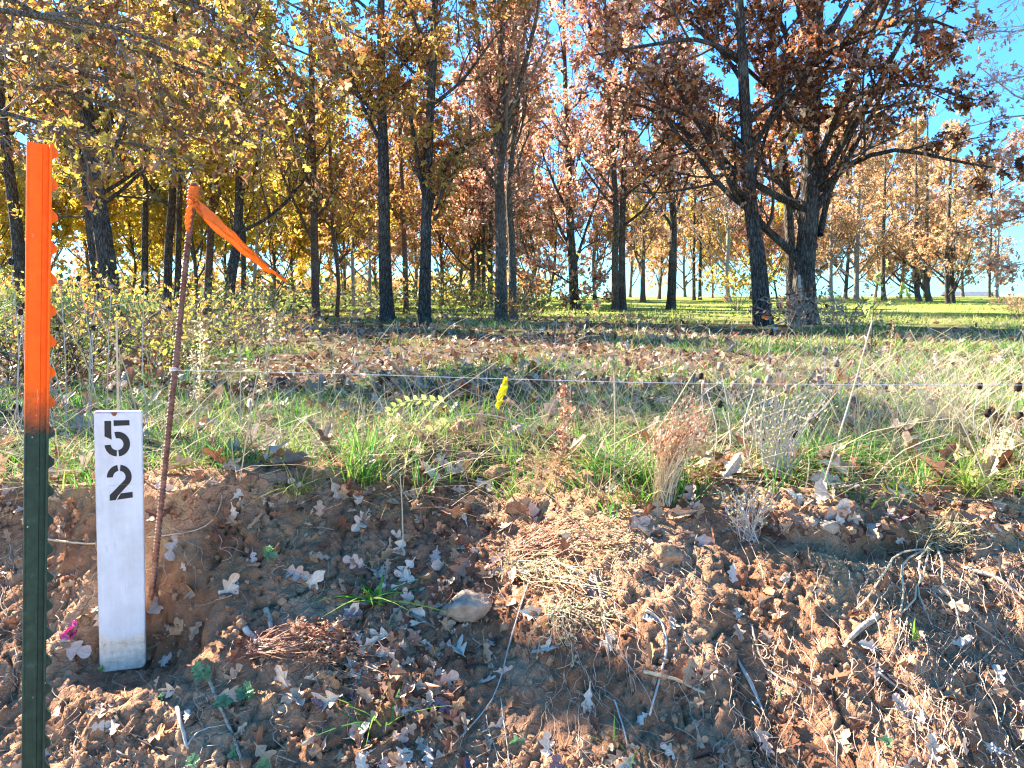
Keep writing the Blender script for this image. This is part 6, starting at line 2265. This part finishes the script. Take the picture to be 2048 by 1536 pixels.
SG = 'seedlings sprouting from the clay'
LOB = [(0, -.3), (.02, -.3), (.03, .05), (.18, .02), (.08, .2), (.34, .22), (.16, .38), (.42, .5), (.18, .58), (.36, .8), (.14, .8), (0, 1.0)]
OVL = [(0, -.2), (.02, -.1), (.24, .2), (.30, .55), (.18, .88), (0, 1.0)]
seedling('lobed blue-green seedling at the top of the tan twig', 412, 1352, 62, 7, 'thistle', LOB, SG)
seedling('largest lobed blue-green seedling, right of the tan twig', 500, 1390, 66, 9, 'thistle', LOB, SG)
seedling('lobed blue-green seedling in the middle of the tan twig', 450, 1416, 56, 7, 'thistle', LOB, SG)
seedling('lobed blue-green seedling alone on bare clay right of the rod', 535, 1108, 42, 7, 'thistle', LOB, SG, .03)
seedling('lobed blue-green seedling at the lower end of the tan twig', 462, 1506, 44, 6, 'thistle', LOB, SG)
seedling('lobed blue-green seedling at the bottom edge right of the tan twig', 525, 1530, 50, 7, 'thistle', LOB, SG)
seedling('lobed blue-green seedling at the bottom edge left of the tan twig', 385, 1534, 44, 6, 'thistle', LOB, SG)
seedling('three-leaved green seedling at the bottom right of the gully', 1030, 1485, 50, 3, 'thistle', OVL, SG)
seedling('three-leaved green seedling low on the clay at the right', 1772, 1492, 48, 4, 'thistle', OVL, SG)
seedling('tiny green seedling under the white stake', 325, 1396, 20, 4, 'thistle', OVL, SG)
seedling('tiny green seedling left of the stake foot', 205, 1340, 18, 4, 'weedleaf', OVL, SG)
seedling('tiny green seedling among the hanging roots', 1562, 1398, 20, 3, 'thistle', OVL, SG)

# twig with a few broad yellow-green leaves and a bare pale stick by the oak clump
d = 6.0
b = at(1742, 690, d)
org = np.array([b[0], d, gz(b[0], d)])
t = thing('leafy_sapling', 'sapling with a few broad olive leaves in front of the far grove', 'sapling', None, org)
C1 = [np.zeros(3), at(1745, 640, d) - org, at(1752, 590, d) - org, at(1772, 540, d) - org]
C2 = [at(1748, 620, d) - org, at(1775, 590, d) - org, at(1800, 575, d) - org]
mb = MB()
mb.add(*curve_tube(C1, .006, .002, 14, 5)).add(*curve_tube(C2, .004, .002, 8, 5))
obj('stem', mb.mesh('stem', M['twig_dark']), t)
for px, py in ((1775, 535), (1762, 545), (1745, 560), (1735, 595), (1752, 598), (1790, 575), (1800, 590), (1782, 610), (1730, 630), (1740, 618), (1812, 575), (1765, 575)):
    V, fs = leaves((at(px, py, d + RNG.normal(0, .05)) - org)[None], RNG.uniform(.07, .11), T_OAK, rand_unit(1), np.array([[.3, -1, .4]]))
    obj('leaf', mesh_from('leaf', V, fs, M['weedleaf']), t)
d = 11.6
b = at(1597, 640, d)
org = np.array([b[0], d, gz(b[0], d)])
t = thing('bare_stick', 'pale bare stick leaning at the foot of the stoutest oak', 'stick', None, org)
mb = MB()
mb.add(*curve_tube([np.zeros(3), at(1600, 590, d) - org, at(1598, 550, d) - org], .028, .02, 10, 7))
obj('stick', mb.mesh('stick', M['twig_pale'], True), t)
t = thing('bare_stick', 'thin pale stick slanting up right from the bramble by the oaks', 'stick', None, org)
mb = MB()
mb.add(*curve_tube([[-.55, -.1, 0], at(1575, 640, d) - org, at(1618, 605, d) - org], .012, .008, 8, 6))
obj('stick', mb.mesh('stick', M['twig_pale'], True), t)
